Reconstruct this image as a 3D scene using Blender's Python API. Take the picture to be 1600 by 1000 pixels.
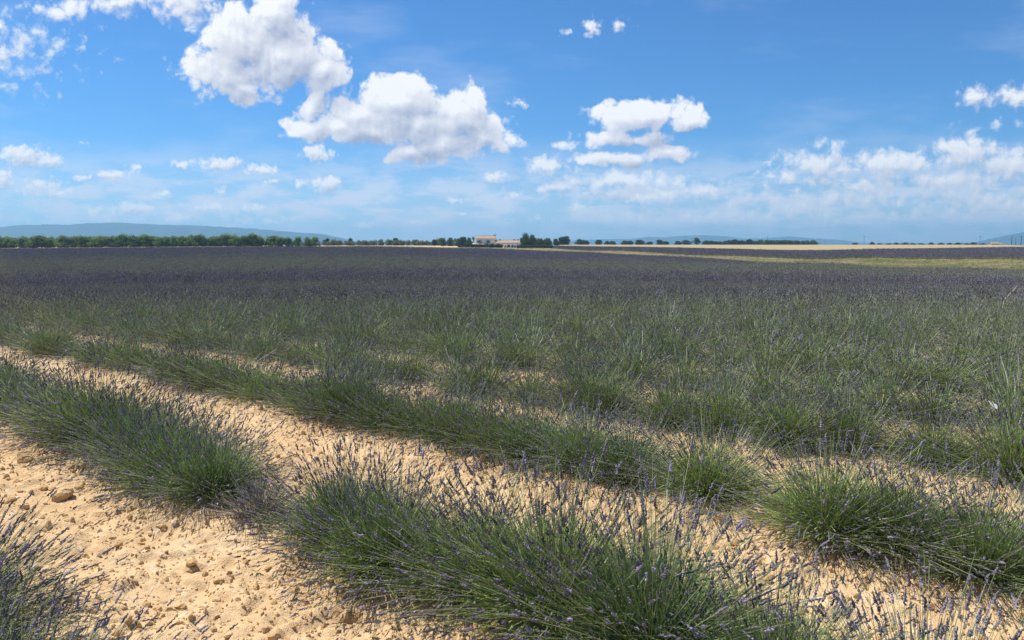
import bpy, bmesh, math, random
import numpy as np
from mathutils import Vector, Matrix

for o in list(bpy.data.objects):
    bpy.data.objects.remove(o)
SC = bpy.context.scene
COL = SC.collection

# ------------------------------------------------------------------ camera
CAM_H = 1.70
FPX = 1155.0                      # focal length in pixels of the 1600 px wide photograph
HORIZON = 383.0                   # row of the level horizon in the photograph
PITCH = math.atan((500.0 - HORIZON) / FPX)
cam_data = bpy.data.cameras.new('camera')
cam_data.sensor_width = 36.0
cam_data.lens = 36.0 * FPX / 1600.0
cam_data.clip_start = 0.05
cam_data.clip_end = 40000.0
cam = bpy.data.objects.new('camera', cam_data)
COL.objects.link(cam)
cam.location = (0.0, 0.0, CAM_H)
cam.rotation_euler = (math.pi / 2 - PITCH, 0.0, 0.0)
SC.camera = cam

# ------------------------------------------------------------------ exposure and sampling
SC.view_settings.view_transform = 'Standard'
SC.view_settings.look = 'None'
SC.view_settings.exposure = 0.4
SC.view_settings.gamma = 1.0
SC.view_settings.use_curve_mapping = False
SC.render.engine = 'CYCLES'
cy = SC.cycles
cy.max_bounces = 4
cy.diffuse_bounces = 2
cy.glossy_bounces = 2
cy.transmission_bounces = 3
cy.transparent_max_bounces = 6
cy.volume_bounces = 0
cy.caustics_reflective = False
cy.caustics_refractive = False
cy.use_denoising = True
cy.denoiser = 'OPENIMAGEDENOISE'
cy.denoising_input_passes = 'RGB_ALBEDO_NORMAL'
cy.denoising_prefilter = 'NONE'

# ------------------------------------------------------------------ sun and sky
SUN_AZ = math.radians(-58.0)      # from the view axis, negative = to the left
SUN_EL = math.radians(60.0)
SUN_DIR = Vector((math.sin(SUN_AZ) * math.cos(SUN_EL), math.cos(SUN_AZ) * math.cos(SUN_EL), math.sin(SUN_EL)))
sun_data = bpy.data.lights.new('sun', 'SUN')
sun_data.energy = 4.8
sun_data.angle = math.radians(0.55)
sun_data.color = (1.0, 0.955, 0.88)
sun = bpy.data.objects.new('sun', sun_data)
COL.objects.link(sun)
sun.location = SUN_DIR * 60
sun.rotation_euler = SUN_DIR.to_track_quat('Z', 'Y').to_euler()

world = bpy.data.worlds.new('World')
SC.world = world
world.use_nodes = True
SKY_STRENGTH = 0.08
SKY_TINT = (0.41, 0.82, 1.20)


class NT:
    """small helper for building node trees"""
    def __init__(self, tree):
        self.t = tree

    def node(self, kind, **kw):
        n = self.t.nodes.new(kind)
        for k, v in kw.items():
            setattr(n, k, v)
        return n

    def put(self, sock, v):
        if isinstance(v, bpy.types.NodeSocket):
            self.t.links.new(v, sock)
        elif v is not None:
            sock.default_value = v

    def m(self, op, a, b=None, c=None, clamp=False):
        n = self.node('ShaderNodeMath', operation=op, use_clamp=clamp)
        self.put(n.inputs[0], a)
        if b is not None: self.put(n.inputs[1], b)
        if c is not None: self.put(n.inputs[2], c)
        return n.outputs[0]

    def v(self, op, a, b=None, c=None):
        n = self.node('ShaderNodeVectorMath', operation=op)
        self.put(n.inputs[0], a)
        if b is not None:
            self.put(n.inputs['Scale'] if op == 'SCALE' else n.inputs[1], b)
        if c is not None: self.put(n.inputs[2], c)
        return n.outputs['Value'] if op in ('LENGTH', 'DOT_PRODUCT', 'DISTANCE') else n.outputs[0]

    def ss(self, x, lo, hi, a=0.0, b=1.0):
        n = self.node('ShaderNodeMapRange', interpolation_type='SMOOTHSTEP')
        for i, w in enumerate((x, lo, hi, a, b)):
            self.put(n.inputs[i], w)
        return n.outputs[0]

    def lin(self, x, lo, hi, a=0.0, b=1.0):
        n = self.node('ShaderNodeMapRange')
        for i, w in enumerate((x, lo, hi, a, b)):
            self.put(n.inputs[i], w)
        return n.outputs[0]

    def noise(self, vec, scale, detail=3.0, rough=0.5, col=False, lac=2.0):
        n = self.node('ShaderNodeTexNoise')
        self.put(n.inputs['Vector'], vec)
        self.put(n.inputs['Scale'], scale); self.put(n.inputs['Detail'], detail)
        self.put(n.inputs['Roughness'], rough); self.put(n.inputs['Lacunarity'], lac)
        return n.outputs['Color'] if col else n.outputs[0]

    def noise2(self, vec, scale, detail=3.0, rough=0.5, col=False):
        n = self.node('ShaderNodeTexNoise', noise_dimensions='2D')
        self.put(n.inputs['Vector'], vec)
        self.put(n.inputs['Scale'], scale); self.put(n.inputs['Detail'], detail)
        self.put(n.inputs['Roughness'], rough)
        return n.outputs['Color'] if col else n.outputs[0]

    def voro2(self, vec, scale, detail=2.0, rough=0.5):
        n = self.node('ShaderNodeTexVoronoi', feature='F1', voronoi_dimensions='2D')
        n.normalize = False
        self.put(n.inputs['Vector'], vec); self.put(n.inputs['Scale'], scale)
        self.put(n.inputs['Detail'], detail); self.put(n.inputs['Roughness'], rough)
        return n.outputs['Distance']

    def mix(self, f, a, b):
        n = self.node('ShaderNodeMix', data_type='RGBA')
        self.put(n.inputs['Factor'], f); self.put(n.inputs['A'], a); self.put(n.inputs['B'], b)
        return n.outputs['Result']

    def xyz(self, x, y, z):
        n = self.node('ShaderNodeCombineXYZ')
        for i, w in enumerate((x, y, z)): self.put(n.inputs[i], w)
        return n.outputs[0]

    def sep(self, v):
        n = self.node('ShaderNodeSeparateXYZ')
        self.put(n.inputs[0], v)
        return n.outputs


SP, CP = math.sin(PITCH), math.cos(PITCH)


def ray(px, py):
    """direction of the ray through a point of the photograph, scaled to depth 1"""
    u, w = (px - 800.0) / FPX, (py - 500.0) / FPX
    dy = CP - w * SP
    return u / dy, (-SP - w * CP) / dy


def cloud_group(name, blobs, scale, billow, warp):
    """node group: point P on the plane one unit ahead (x100 px) -> cloud thickness with (F) and without (B) fine billows"""
    g = bpy.data.node_groups.new(name, 'ShaderNodeTree')
    g.interface.new_socket('P', in_out='INPUT', socket_type='NodeSocketVector')
    g.interface.new_socket('F', in_out='OUTPUT', socket_type='NodeSocketFloat')
    g.interface.new_socket('B', in_out='OUTPUT', socket_type='NodeSocketFloat')
    N = NT(g)
    gi, go = N.node('NodeGroupInput'), N.node('NodeGroupOutput')
    P = gi.outputs[0]
    w1 = N.v('SUBTRACT', N.noise2(P, scale * 0.9, 2.0, 0.55, col=True), (0.5, 0.5, 0.5))
    Pw = N.v('MULTIPLY_ADD', w1, (warp, warp * 0.8, 0.0), P)
    acc = None
    for (cx, cy_, rx, ry, k) in blobs:
        gx, gz = ray(cx, cy_)
        ir = (100.0 / (rx * 1.14), 100.0 / (ry * 1.14))
        q = N.v('MULTIPLY_ADD', Pw, (ir[0], ir[1], 0.0), (-gx * 11.55 * ir[0], -gz * 11.55 * ir[1], 0.0))
        f = N.m('MULTIPLY_ADD', N.v('LENGTH', q), -k, k)
        acc = f if acc is None else N.m('SMOOTH_MAX', acc, f, 0.20)
    acc = N.m('MAXIMUM', acc, -1.0)
    bl = N.m('SUBTRACT', 0.42, N.voro2(Pw, scale * 1.9, 3.0, 0.55))
    fine = N.m('SUBTRACT', N.noise2(P, scale * 2.2, 6.0, 0.64), 0.5)
    F = N.m('MULTIPLY_ADD', bl, billow, N.m('ADD', acc, 0.05))
    F = N.m('MULTIPLY_ADD', fine, billow * 1.3, F)
    g.links.new(F, go.inputs[0]); g.links.new(acc, go.inputs[1])
    return g


BIG = [  # centre x, y, radius x, y (photograph pixels), thickness
    (432, 18, 52, 52, 1), (375, 58, 78, 56, 1), (445, 85, 88, 58, 1), (500, 112, 52, 42, 1), (345, 112, 82, 44, .9), (385, 140, 52, 32, .8),
    (622, 160, 76, 48, 1), (560, 180, 66, 46, 1), (650, 198, 70, 40, 1), (487, 170, 26, 34, .9), (478, 204, 44, 26, 1), (530, 198, 60, 28, 1), (710, 178, 58, 44, 1), (742, 166, 28, 30, 1),
    (762, 212, 54, 34, 1), (690, 222, 96, 36, .9), (640, 238, 44, 28, .9), (570, 205, 92, 24, .9),
    (1010, 176, 92, 28, 1), (1072, 186, 62, 17, .9), (968, 184, 52, 20, .9), (982, 216, 84, 18, .85), (1048, 240, 46, 17, .8),
    (975, 250, 86, 18, .78), (855, 256, 48, 16, .71), (876, 226, 30, 10, .6), (960, 282, 105, 22, .66), (1050, 300, 100, 18, .55), (870, 294, 50, 14, .70),
    (295, 8, 66, 44, .64), (200, 2, 110, 28, .58), (102, 14, 58, 22, .70), (10, 75, 130, 70, .40), (8, 134, 26, 18, .50),
    (1527, 149, 38, 24, .71), (1590, 148, 36, 25, .71), (1555, 200, 70, 14, .28), (1300, 224, 42, 14, .36),
    (1285, 254, 84, 26, .715), (1215, 275, 60, 16, .65), (1395, 258, 98, 28, .715), (1512, 238, 76, 30, .715), (1578, 260, 82, 36, .715), (1475, 280, 120, 30, .62), (1350, 290, 130, 24, .56),
    (1310, 314, 200, 22, .50), (1540, 318, 210, 38, .56), (1300, 342, 240, 22, .42), (1000, 300, 180, 26, .50), (1060, 338, 230, 20, .40), (250, 338, 260, 16, .28),
]
SMALL = [
    (35, 244, 44, 20, 1), (75, 250, 34, 13, .9), (4, 280, 22, 17, .9), (175, 273, 34, 13, .8), (210, 263, 20, 9, .5), (286, 257, 24, 10, .7), (348, 256, 46, 13, .8),
    (408, 266, 34, 10, .7), (497, 240, 30, 15, .9), (511, 289, 30, 14, 1), (68, 292, 52, 19, .5), (92, 302, 30, 10, .5), (774, 278, 25, 11, .8), (925, 45, 17, 17, .7),
    (968, 41, 22, 13, .45), (885, 50, 9, 7, .35), (812, 160, 21, 9, .55), (256, 304, 17, 7, .5), (208, 326, 50, 12, .6), (125, 277, 20, 8, .5), (466, 288, 13, 8, .6),
    (420, 284, 20, 8, .6), (712, 313, 20, 6, .4), (330, 325, 50, 10, .45), (395, 324, 28, 7, .45), (280, 343, 36, 9, .5), (430, 348, 26, 9, .5), (385, 342, 20, 9, .4),
    (571, 353, 22, 9, .5), (646, 346, 24, 6, .5), (720, 333, 18, 5, .35), (806, 305, 18, 8, .35), (838, 341, 16, 7, .4), (901, 322, 15, 9, .5), (1010, 309, 46, 9, .5),
    (1090, 297, 40, 9, .5), (1120, 340, 60, 9, .3), (1195, 254, 22, 8, .4), (132, 224, 14, 6, .3), (150, 330, 26, 7, .4), (725, 362, 30, 5, .2), (345, 300, 12, 10, .3),
]


SMALL = [(x, y, a, b, min(1.0, k * (1.3 if y > 295 else 1.0))) for x, y, a, b, k in SMALL]


def build_world():
    group = bpy.data.node_groups.new('summer_sky', 'ShaderNodeTree')
    group.interface.new_socket('Sky', in_out='OUTPUT', socket_type='NodeSocketShader')
    N = NT(group)
    out = N.node('NodeGroupOutput')
    sky = N.node('ShaderNodeTexSky', sky_type='NISHITA')
    sky.sun_disc = False
    sky.sun_elevation = SUN_EL
    sky.sun_rotation = SUN_AZ
    sky.altitude = 600.0
    sky.air_density = 1.0
    sky.dust_density = 0.05
    sky.ozone_density = 3.0
    clear = N.node('ShaderNodeVectorMath', operation='MULTIPLY')
    N.put(clear.inputs[0], sky.outputs[0]); clear.inputs[1].default_value = SKY_TINT
    clear = clear.outputs[0]
    D = N.node('ShaderNodeTexCoord').outputs['Generated']
    s = N.sep(D)
    k = 1.0 / SKY_STRENGTH
    shade = (0.29 * k, 0.33 * k, 0.46 * k, 1)
    bright = (0.78 * k, 0.78 * k, 0.80 * k, 1)
    pale = (0.64 * k, 0.66 * k, 0.76 * k, 1)

    def background(color):
        bg = N.node('ShaderNodeBackground')
        bg.inputs['Strength'].default_value = SKY_STRENGTH
        N.put(bg.inputs['Color'], color)
        return bg.outputs[0]

    def choose(f, a, b):
        n = N.node('ShaderNodeMixShader')
        N.put(n.inputs[0], f); N.put(n.inputs[1], a); N.put(n.inputs[2], b)
        return n.outputs[0]

    yy = N.m('MAXIMUM', s[1], 0.02)
    gx, gz = N.m('DIVIDE', s[0], yy), N.m('DIVIDE', s[2], yy)
    P = N.xyz(N.m('MULTIPLY', gx, 11.55), N.m('MULTIPLY', gz, 11.55), 0.0)

    def shaded(group, d1, d2, g1, g2, g3):
        def ev(vec):
            n = N.node('ShaderNodeGroup'); n.node_tree = group
            N.put(n.inputs[0], vec)
            return n.outputs
        a, b, c = ev(P), ev(N.v('ADD', P, (-0.5 * d1, d1, 0.0))), ev(N.v('ADD', P, (-0.4 * d2, d2, 0.0)))
        e = N.m('MULTIPLY_ADD', N.m('SUBTRACT', a[0], b[0]), g1, 0.80)
        e = N.m('MULTIPLY_ADD', N.ss(a[1], 0.10, 0.70), -g3, e)
        return a[0], N.m('MULTIPLY_ADD', N.m('SUBTRACT', a[1], c[1]), g2, e, clamp=True)

    def tile(x0, x1, y0, y1):
        def near(b, m):
            return (b[0] + b[2] * m + 25 > x0 and b[0] - b[2] * m - 25 < x1 and b[1] + b[3] * m + 20 > y0 and b[1] - b[3] * m - 20 < y1)
        c = clear
        if y1 > 250:
            st = N.noise2(N.v('MULTIPLY', P, (1.0, 3.6, 1.0)), 1.1, 6.0, 0.62)
            low = N.m('MULTIPLY', N.ss(gz, -0.01, 0.02), N.ss(gz, 0.15, 0.035))
            c = N.mix(N.m('MULTIPLY', N.m('MULTIPLY', N.ss(st, 0.36, 0.62), low), 0.85), c, pale)
        c = N.mix(N.ss(gz, 0.16, 0.0, 0.0, 0.42), c, pale)          # milky air low down
        ve = N.noise2(N.v('MULTIPLY', P, (0.35, 1.3, 1.0)), 0.8, 4.0, 0.62)
        c = N.mix(N.m('MULTIPLY', N.ss(ve, 0.48, 0.85), 0.22), c, pale)
        for nm, blobs, par, d, soft, op in (
                ('far_cumulus', SMALL, (3.6, 0.44, 0.11), (0.04, 0.12, 0.7, 0.50, 0.20), 0.46, 0.92),
                ('layer_cloud', [b for b in BIG if b[4] < 0.72], (1.9, 0.44, 0.26), (0.08, 0.26, 0.60, 0.60, 0.28), 0.46, 0.94),
                ('near_cumulus', [b for b in BIG if b[4] >= 0.72], (1.35, 0.52, 0.34), (0.10, 0.40, 0.66, 0.75, 0.42), 0.27, 1.0)):
            bl = [b for b in blobs if near(b, 1.35)]
            if not bl:
                continue
            f, e = shaded(cloud_group(nm, bl, *par), *d)
            c = N.mix(N.m('MULTIPLY', N.ss(f, -0.05, soft), op), c, N.mix(e, shade, bright))
        return background(c)

    # clouds of the same fair-weather sky all round
    def all_round():
        dome = N.v('SCALE', N.v('MULTIPLY', D, (1, 1, 0)), N.m('DIVIDE', 1.0, N.m('ADD', N.m('MAXIMUM', s[2], 0.0), 0.12)))
        ge = N.m('MULTIPLY_ADD', N.noise2(dome, 5.0, 4.0, 0.6), 0.35, N.noise2(dome, 0.9, 1.0, 0.5))
        a = N.m('MULTIPLY', N.ss(ge, 0.74, 0.86), N.ss(s[2], 0.0, 0.06))
        return background(N.mix(a, clear, N.mix(0.6, shade, bright)))

    edges = [-80, 250, 430, 640, 840, 1160, 1420, 1680]
    split = 205                                   # photograph row that parts the upper from the lower clouds
    upper = N.m('GREATER_THAN', gz, ray(800, split)[1])
    sh = None
    for x0, x1 in zip(edges[:-1], edges[1:]):
        col = choose(upper, tile(x0, x1, split, 383), tile(x0, x1, -40, split))
        sh = col if sh is None else choose(N.m('GREATER_THAN', gx, ray(x0, split)[0]), sh, col)
    ahead = N.m('MULTIPLY', N.m('LESS_THAN', N.m('ABSOLUTE', gx), 0.78), N.m('LESS_THAN', gz, 0.42))
    ahead = N.m('MULTIPLY', ahead, N.m('GREATER_THAN', s[1], 0.3))
    sh = choose(ahead, all_round(), sh)
    N.t.links.new(sh, out.inputs[0])
    wt = world.node_tree
    wt.nodes.clear()
    holder = wt.nodes.new('ShaderNodeGroup'); holder.node_tree = group
    wout = wt.nodes.new('ShaderNodeOutputWorld')
    wt.links.new(holder.outputs[0], wout.inputs[0])
    world.cycles.sampling_method = 'MANUAL'
    world.cycles.sample_map_resolution = 512


build_world()

# ------------------------------------------------------------------ helpers
RNG = np.random.default_rng(7)


def link(o, parent=None):
    COL.objects.link(o)
    if parent is not None:
        o.parent = parent
    return o


def tag(o, label=None, category=None, group=None, kind=None):
    if label: o['label'] = label
    if category: o['category'] = category
    if group: o['group'] = group
    if kind: o['kind'] = kind
    return o


def empty(name, loc=(0, 0, 0), rz=0.0):
    o = bpy.data.objects.new(name, None)
    o.empty_display_size = 0.2
    o.location = loc
    o.rotation_euler = (0, 0, rz)
    return link(o)


def mesh_np(name, verts, faces, mats=(), mat_idx=None, smooth=False, attr=None):
    """mesh from numpy arrays; faces: list of (n,4) / (n,3) integer arrays"""
    me = bpy.data.meshes.new(name)
    verts = np.asarray(verts, np.float32)
    me.vertices.add(len(verts))
    me.vertices.foreach_set('co', verts.ravel())
    faces = [np.asarray(f, np.int32) for f in faces if len(f)]
    loops = np.concatenate([f.ravel() for f in faces])
    sizes = np.concatenate([np.full(len(f), f.shape[1], np.int32) for f in faces])
    me.loops.add(len(loops)); me.loops.foreach_set('vertex_index', loops)
    me.polygons.add(len(sizes))
    me.polygons.foreach_set('loop_start', (np.cumsum(sizes) - sizes).astype(np.int32))
    me.polygons.foreach_set('loop_total', sizes)
    if mat_idx is not None:
        me.polygons.foreach_set('material_index', np.asarray(mat_idx, np.int32))
    me.polygons.foreach_set('use_smooth', np.full(len(sizes), smooth))
    for m in mats:
        me.materials.append(m)
    if attr is not None:
        a = me.attributes.new('tone', 'FLOAT', 'POINT')
        a.data.foreach_set('value', np.asarray(attr, np.float32))
    me.update(calc_edges=True)
    return me


def obj(name, me, parent=None, loc=None):
    o = bpy.data.objects.new(name, me)
    if loc is not None:
        o.location = loc
    return link(o, parent)


class MB:
    """collects simple solids into one mesh"""
    def __init__(self):
        self.v, self.f = [], []

    def add(self, vs, fs):
        n = len(self.v)
        self.v += [tuple(p) for p in vs]
        self.f += [tuple(i + n for i in f) for f in fs]
        return self

    def box(self, x0, x1, y0, y1, z0, z1):
        return self.add([(x0, y0, z0), (x1, y0, z0), (x1, y1, z0), (x0, y1, z0), (x0, y0, z1), (x1, y0, z1), (x1, y1, z1), (x0, y1, z1)],
                        [(3, 2, 1, 0), (4, 5, 6, 7), (0, 1, 5, 4), (1, 2, 6, 5), (2, 3, 7, 6), (3, 0, 4, 7)])

    def tube(self, pts, rads, n=8, cap=True):
        pts = [Vector(p) for p in pts]
        base = len(self.v)
        for i, p in enumerate(pts):
            d = (pts[min(i + 1, len(pts) - 1)] - pts[max(i - 1, 0)]).normalized()
            a = d.orthogonal().normalized() if abs(d.z) < 0.99 else Vector((1, 0, 0))
            b = d.cross(a).normalized()
            a = b.cross(d)
            for k in range(n):
                t = 2 * math.pi * k / n
                self.v.append(tuple(p + (a * math.cos(t) + b * math.sin(t)) * rads[i]))
        for i in range(len(pts) - 1):
            for k in range(n):
                q = base + i * n
                self.f.append((q + k, q + (k + 1) % n, q + n + (k + 1) % n, q + n + k))
        if cap:
            self.f.append(tuple(base + k for k in reversed(range(n))))
            self.f.append(tuple(base + (len(pts) - 1) * n + k for k in range(n)))
        return self

    def mesh(self, name, mat, smooth=False):
        me = bpy.data.meshes.new(name)
        me.from_pydata(self.v, [], self.f)
        me.materials.append(mat)
        if smooth:
            me.polygons.foreach_set('use_smooth', [True] * len(me.polygons))
        me.update()
        return me

    def build(self, name, mat, parent=None, smooth=False, loc=None):
        return obj(name, self.mesh(name, mat, smooth), parent, loc)


def vnoise(x, y, seed):
    """smooth value noise on numpy arrays, 0..1"""
    tab = np.random.default_rng(seed).random((256, 256))
    xi, yi = np.floor(x).astype(int), np.floor(y).astype(int)
    fx, fy = x - xi, y - yi
    fx, fy = fx * fx * (3 - 2 * fx), fy * fy * (3 - 2 * fy)
    a, b = tab[xi & 255, yi & 255], tab[(xi + 1) & 255, yi & 255]
    c, d = tab[xi & 255, (yi + 1) & 255], tab[(xi + 1) & 255, (yi + 1) & 255]
    return (a * (1 - fx) + b * fx) * (1 - fy) + (c * (1 - fx) + d * fx) * fy


def fbm(x, y, seed, octs=4, gain=0.5):
    s, a, n = 0.0, 1.0, 0.0
    for k in range(octs):
        s = s + a * vnoise(x * 2 ** k + 17.3 * k, y * 2 ** k + 5.1 * k, seed + k)
        n += a
        a *= gain
    return s / n


def material(name, base, rough=0.85, spec=0.2):
    m = bpy.data.materials.new(name)
    m.use_nodes = True
    p = m.node_tree.nodes['Principled BSDF']
    p.inputs['Base Color'].default_value = (*base, 1)
    p.inputs['Roughness'].default_value = rough
    p.inputs['Specular IOR Level'].default_value = spec
    return m, NT(m.node_tree), p


def ramp(N, f, stops):
    r = N.node('ShaderNodeValToRGB')
    e = r.color_ramp.elements
    while len(e) > 1: e.remove(e[-1])
    e[0].position, e[0].color = stops[0][0], (*stops[0][1], 1)
    for pos, c in stops[1:]:
        q = e.new(pos); q.color = (*c, 1)
    N.put(r.inputs[0], f)
    return r.outputs[0]


# ------------------------------------------------------------------ the lie of the land
_NEAR = [(1, 0), (12, 0), (20, -.25), (26, -.58), (60, -2.0)]
_FAR = [(600, 1.40), (1500, 1.30), (14000, 1.20)]
_COLS = {
    -300: [(120, -2.1), (180, -1.5), (260, -.6), (300, -.3), (340, .1), (420, .8)],
    0: [(120, -2.1), (180, -1.5), (260, -.5), (300, -.2), (340, .25), (420, 1.0)],
    400: [(120, -2.1), (180, -1.4), (260, -.1), (300, .47), (340, .9), (420, 1.25)],
    560: [(120, -2.2), (180, -1.6), (260, -.5), (330, .35), (380, .9), (440, 1.2)],
    740: [(120, -2.3), (180, -2.0), (260, -1.35), (370, -.35), (405, .45), (440, .95)],
    860: [(120, -2.5), (180, -2.35), (260, -2.0), (350, -1.4), (395, 0.0), (440, .75)],
    1000: [(120, -2.6), (180, -2.55), (256, -2.08), (290, -1.06), (380, 0.0), (470, .8)],
    1200: [(120, -2.8), (182, -3.0), (218, -2.07), (300, -.83), (400, .2), (480, .8)],
    1400: [(110, -2.8), (142, -2.85), (172, -1.5), (290, -.38), (400, .5), (480, .95)],
    1600: [(90, -2.5), (115, -2.43), (150, -1.2), (310, .18), (400, .7), (480, 1.0)],
    1900: [(80, -2.4), (110, -2.2), (150, -1.0), (310, .3), (400, .8), (480, 1.1)],
}


def _profile(points):
    d = np.log(np.array([p[0] for p in points], float))
    z = np.array([p[1] for p in points], float)
    h, dl = np.diff(d), np.diff(z) / np.diff(d)
    m = np.zeros(len(d))
    for i in range(1, len(d) - 1):
        if dl[i - 1] * dl[i] > 0:
            w1, w2 = 2 * h[i] + h[i - 1], h[i] + 2 * h[i - 1]
            m[i] = (w1 + w2) / (w1 / dl[i - 1] + w2 / dl[i])

    def f(y):
        t = np.log(np.clip(y, 1.001, 13999))
        k = np.clip(np.searchsorted(d, t) - 1, 0, len(d) - 2)
        s = (t - d[k]) / h[k]
        return ((1 + 2 * s) * (1 - s) ** 2 * z[k] + s * (1 - s) ** 2 * h[k] * m[k]
                + s * s * (3 - 2 * s) * z[k + 1] + s * s * (s - 1) * h[k] * m[k + 1])
    return f


_CX = np.array(sorted(_COLS), float)
_PR = [_profile(_NEAR + _COLS[c] + _FAR) for c in sorted(_COLS)]


def land(x, y):
    """height of the ground"""
    x, y = np.asarray(x, float), np.asarray(y, float)
    yy = np.maximum(y, 1.0)
    px = np.clip(800 + FPX * x / yy, _CX[0], _CX[-1] - 1e-6)
    zs = np.stack([f(yy) for f in _PR])
    k = np.clip(np.searchsorted(_CX, px, side='right') - 1, 0, len(_CX) - 2)
    t = (px - _CX[k]) / (_CX[k + 1] - _CX[k])
    t = t * t * (3 - 2 * t)
    take = lambda i: np.take_along_axis(zs, i[None], 0)[0]
    z = take(k) * (1 - t) + take(k + 1) * t
    fade = np.clip((np.hypot(x, y) - 30) / 60, 0, 1) * np.clip((900 - y) / 500, 0, 1)
    return z + fade * 0.12 * (fbm(x / 23, y / 23, 3, 2) - 0.5)


def land1(x, y):
    return float(land(np.array([x]), np.array([y]))[0])


def spot(px, depth):
    """point of the ground at a depth, in the column px of the photograph"""
    x = (px - 800.0) / FPX * depth
    return x, depth, land1(x, depth)


# rows of lavender
ROW_R = np.array([0.783, -0.622])      # along a row
ROW_N = np.array([0.622, 0.783])       # across the rows
ROW_GAP = 1.70
ROW_0 = 1.15


def soil_relief(x, y):
    """crumbs, clods and the low banks under the plant rows"""
    d = np.hypot(x, y)
    c = (x * ROW_N[0] + y * ROW_N[1] - ROW_0) / ROW_GAP
    bank = 0.04 * np.cos(2 * math.pi * c)
    lump = fbm(x / 0.42, y / 0.42, 11, 2) - 0.5
    step = lambda f, lo, hi: (lambda t: t * t * (3 - 2 * t))(np.clip((f - lo) / (hi - lo), 0, 1))
    crumb = 0.030 * step(fbm(x / 0.13, y / 0.13, 21, 3, 0.5), 0.50, 0.72)
    mid = 0.014 * step(fbm(x / 0.060, y / 0.060, 41, 2), 0.48, 0.72)
    fine = mid + (fbm(x / 0.032, y / 0.032, 31, 2) - 0.5) * 0.012
    near = np.clip((16 - d) / 8, 0, 1)
    return bank * np.clip((60 - d) / 40, 0, 1) + near * (0.06 * lump + crumb + fine)


def ground_z(x, y):
    return land(x, y) + soil_relief(np.asarray(x, float), np.asarray(y, float))


def build_ground():
    ang = np.radians(np.concatenate([np.arange(-180, -48, 6.0), np.arange(-48, 48, 0.22), np.arange(48, 180, 6.0)]))
    rad = [0.3, 0.8, 1.3, 1.7]
    r = 2.0
    while r < 10000:
        rad.append(r)
        r += 0.019 if r < 6.5 else max(0.019, (r - 6.5) * 0.018 + 0.019) if r < 40 else r * 0.02
    rad = np.array(rad)
    A, R = np.meshgrid(ang, rad)
    x, y = R * np.sin(A), R * np.cos(A)
    z = ground_z(x, y)
    n, k = len(rad), len(ang)
    v = np.stack([x, y, z], -1).reshape(-1, 3)
    i, j = np.meshgrid(np.arange(n - 1), np.arange(k), indexing='ij')
    q = np.stack([i * k + j, i * k + (j + 1) % k, (i + 1) * k + (j + 1) % k, (i + 1) * k + j], -1).reshape(-1, 4)[:, ::-1]
    v = np.vstack([v, [[0, 0, ground_z(np.array([0.]), np.array([0.]))[0]]]])
    hub = np.stack([np.full(k, len(v) - 1), (np.arange(k) + 1) % k, np.arange(k)], -1)[:, ::-1]

    m, N, p = material('dry_earth', (0.5, 0.35, 0.2), 0.95, 0.1)
    geo = N.node('ShaderNodeNewGeometry').outputs['Position']
    n1 = N.noise(geo, 0.9, 4, 0.6)
    n2 = N.noise(geo, 14.0, 5, 0.65)
    n3 = N.noise(geo, 90.0, 3, 0.6)
    base = ramp(N, n1, [(0.3, (0.58, 0.385, 0.200)), (0.55, (0.66, 0.455, 0.250)), (0.75, (0.71, 0.53, 0.325))])
    base = N.mix(N.ss(n2, 0.56, 0.72), base, (0.72, 0.57, 0.385, 1))
    base = N.mix(N.m('MULTIPLY', N.ss(n2, 0.40, 0.26), 0.7), base, (0.45, 0.26, 0.115, 1))
    base = N.mix(N.m('MULTIPLY', N.ss(n3, 0.60, 0.75), 0.5), base, (0.70, 0.58, 0.40, 1))
    base = N.mix(N.m('MULTIPLY', N.ss(n3, 0.42, 0.30), 0.4), base, (0.36, 0.20, 0.09, 1))
    dist = N.v('LENGTH', geo)
    far = ramp(N, N.noise(geo, 0.012, 3, 0.5), [(0.35, (0.20, 0.20, 0.07)), (0.5, (0.36, 0.29, 0.13)), (0.65, (0.17, 0.19, 0.07))])
    base = N.mix(N.ss(dist, 420.0, 700.0), base, far)
    N.put(p.inputs['Base Color'], base)
    b = N.node('ShaderNodeBump')
    b.inputs['Strength'].default_value = 0.9
    b.inputs['Distance'].default_value = 0.012
    N.put(b.inputs['Height'], N.m('ADD', N.noise(geo, 40.0, 4, 0.65), N.m('MULTIPLY', N.noise(geo, 160.0, 2, 0.6), 0.4)))
    N.put(p.inputs['Normal'], b.outputs[0])
    o = obj('ground', mesh_np('ground', v, [q, hub], [m], smooth=True))
    tag(o, 'dry sandy tan earth, crumbly between the lavender rows', 'ground', kind='structure')


build_ground()


def inside(poly, x, y):
    r = np.zeros(np.shape(x), bool)
    n = len(poly)
    for i in range(n):
        (x1, y1), (x2, y2) = poly[i], poly[(i + 1) % n]
        c = (y1 > y) != (y2 > y)
        r ^= c & (x < (x2 - x1) * (y - y1) / ((y2 - y1) if y2 != y1 else 1e-9) + x1)
    return r


def col_pts(pairs):
    return [((px - 800.0) / FPX * d, d) for px, d in pairs]


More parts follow.
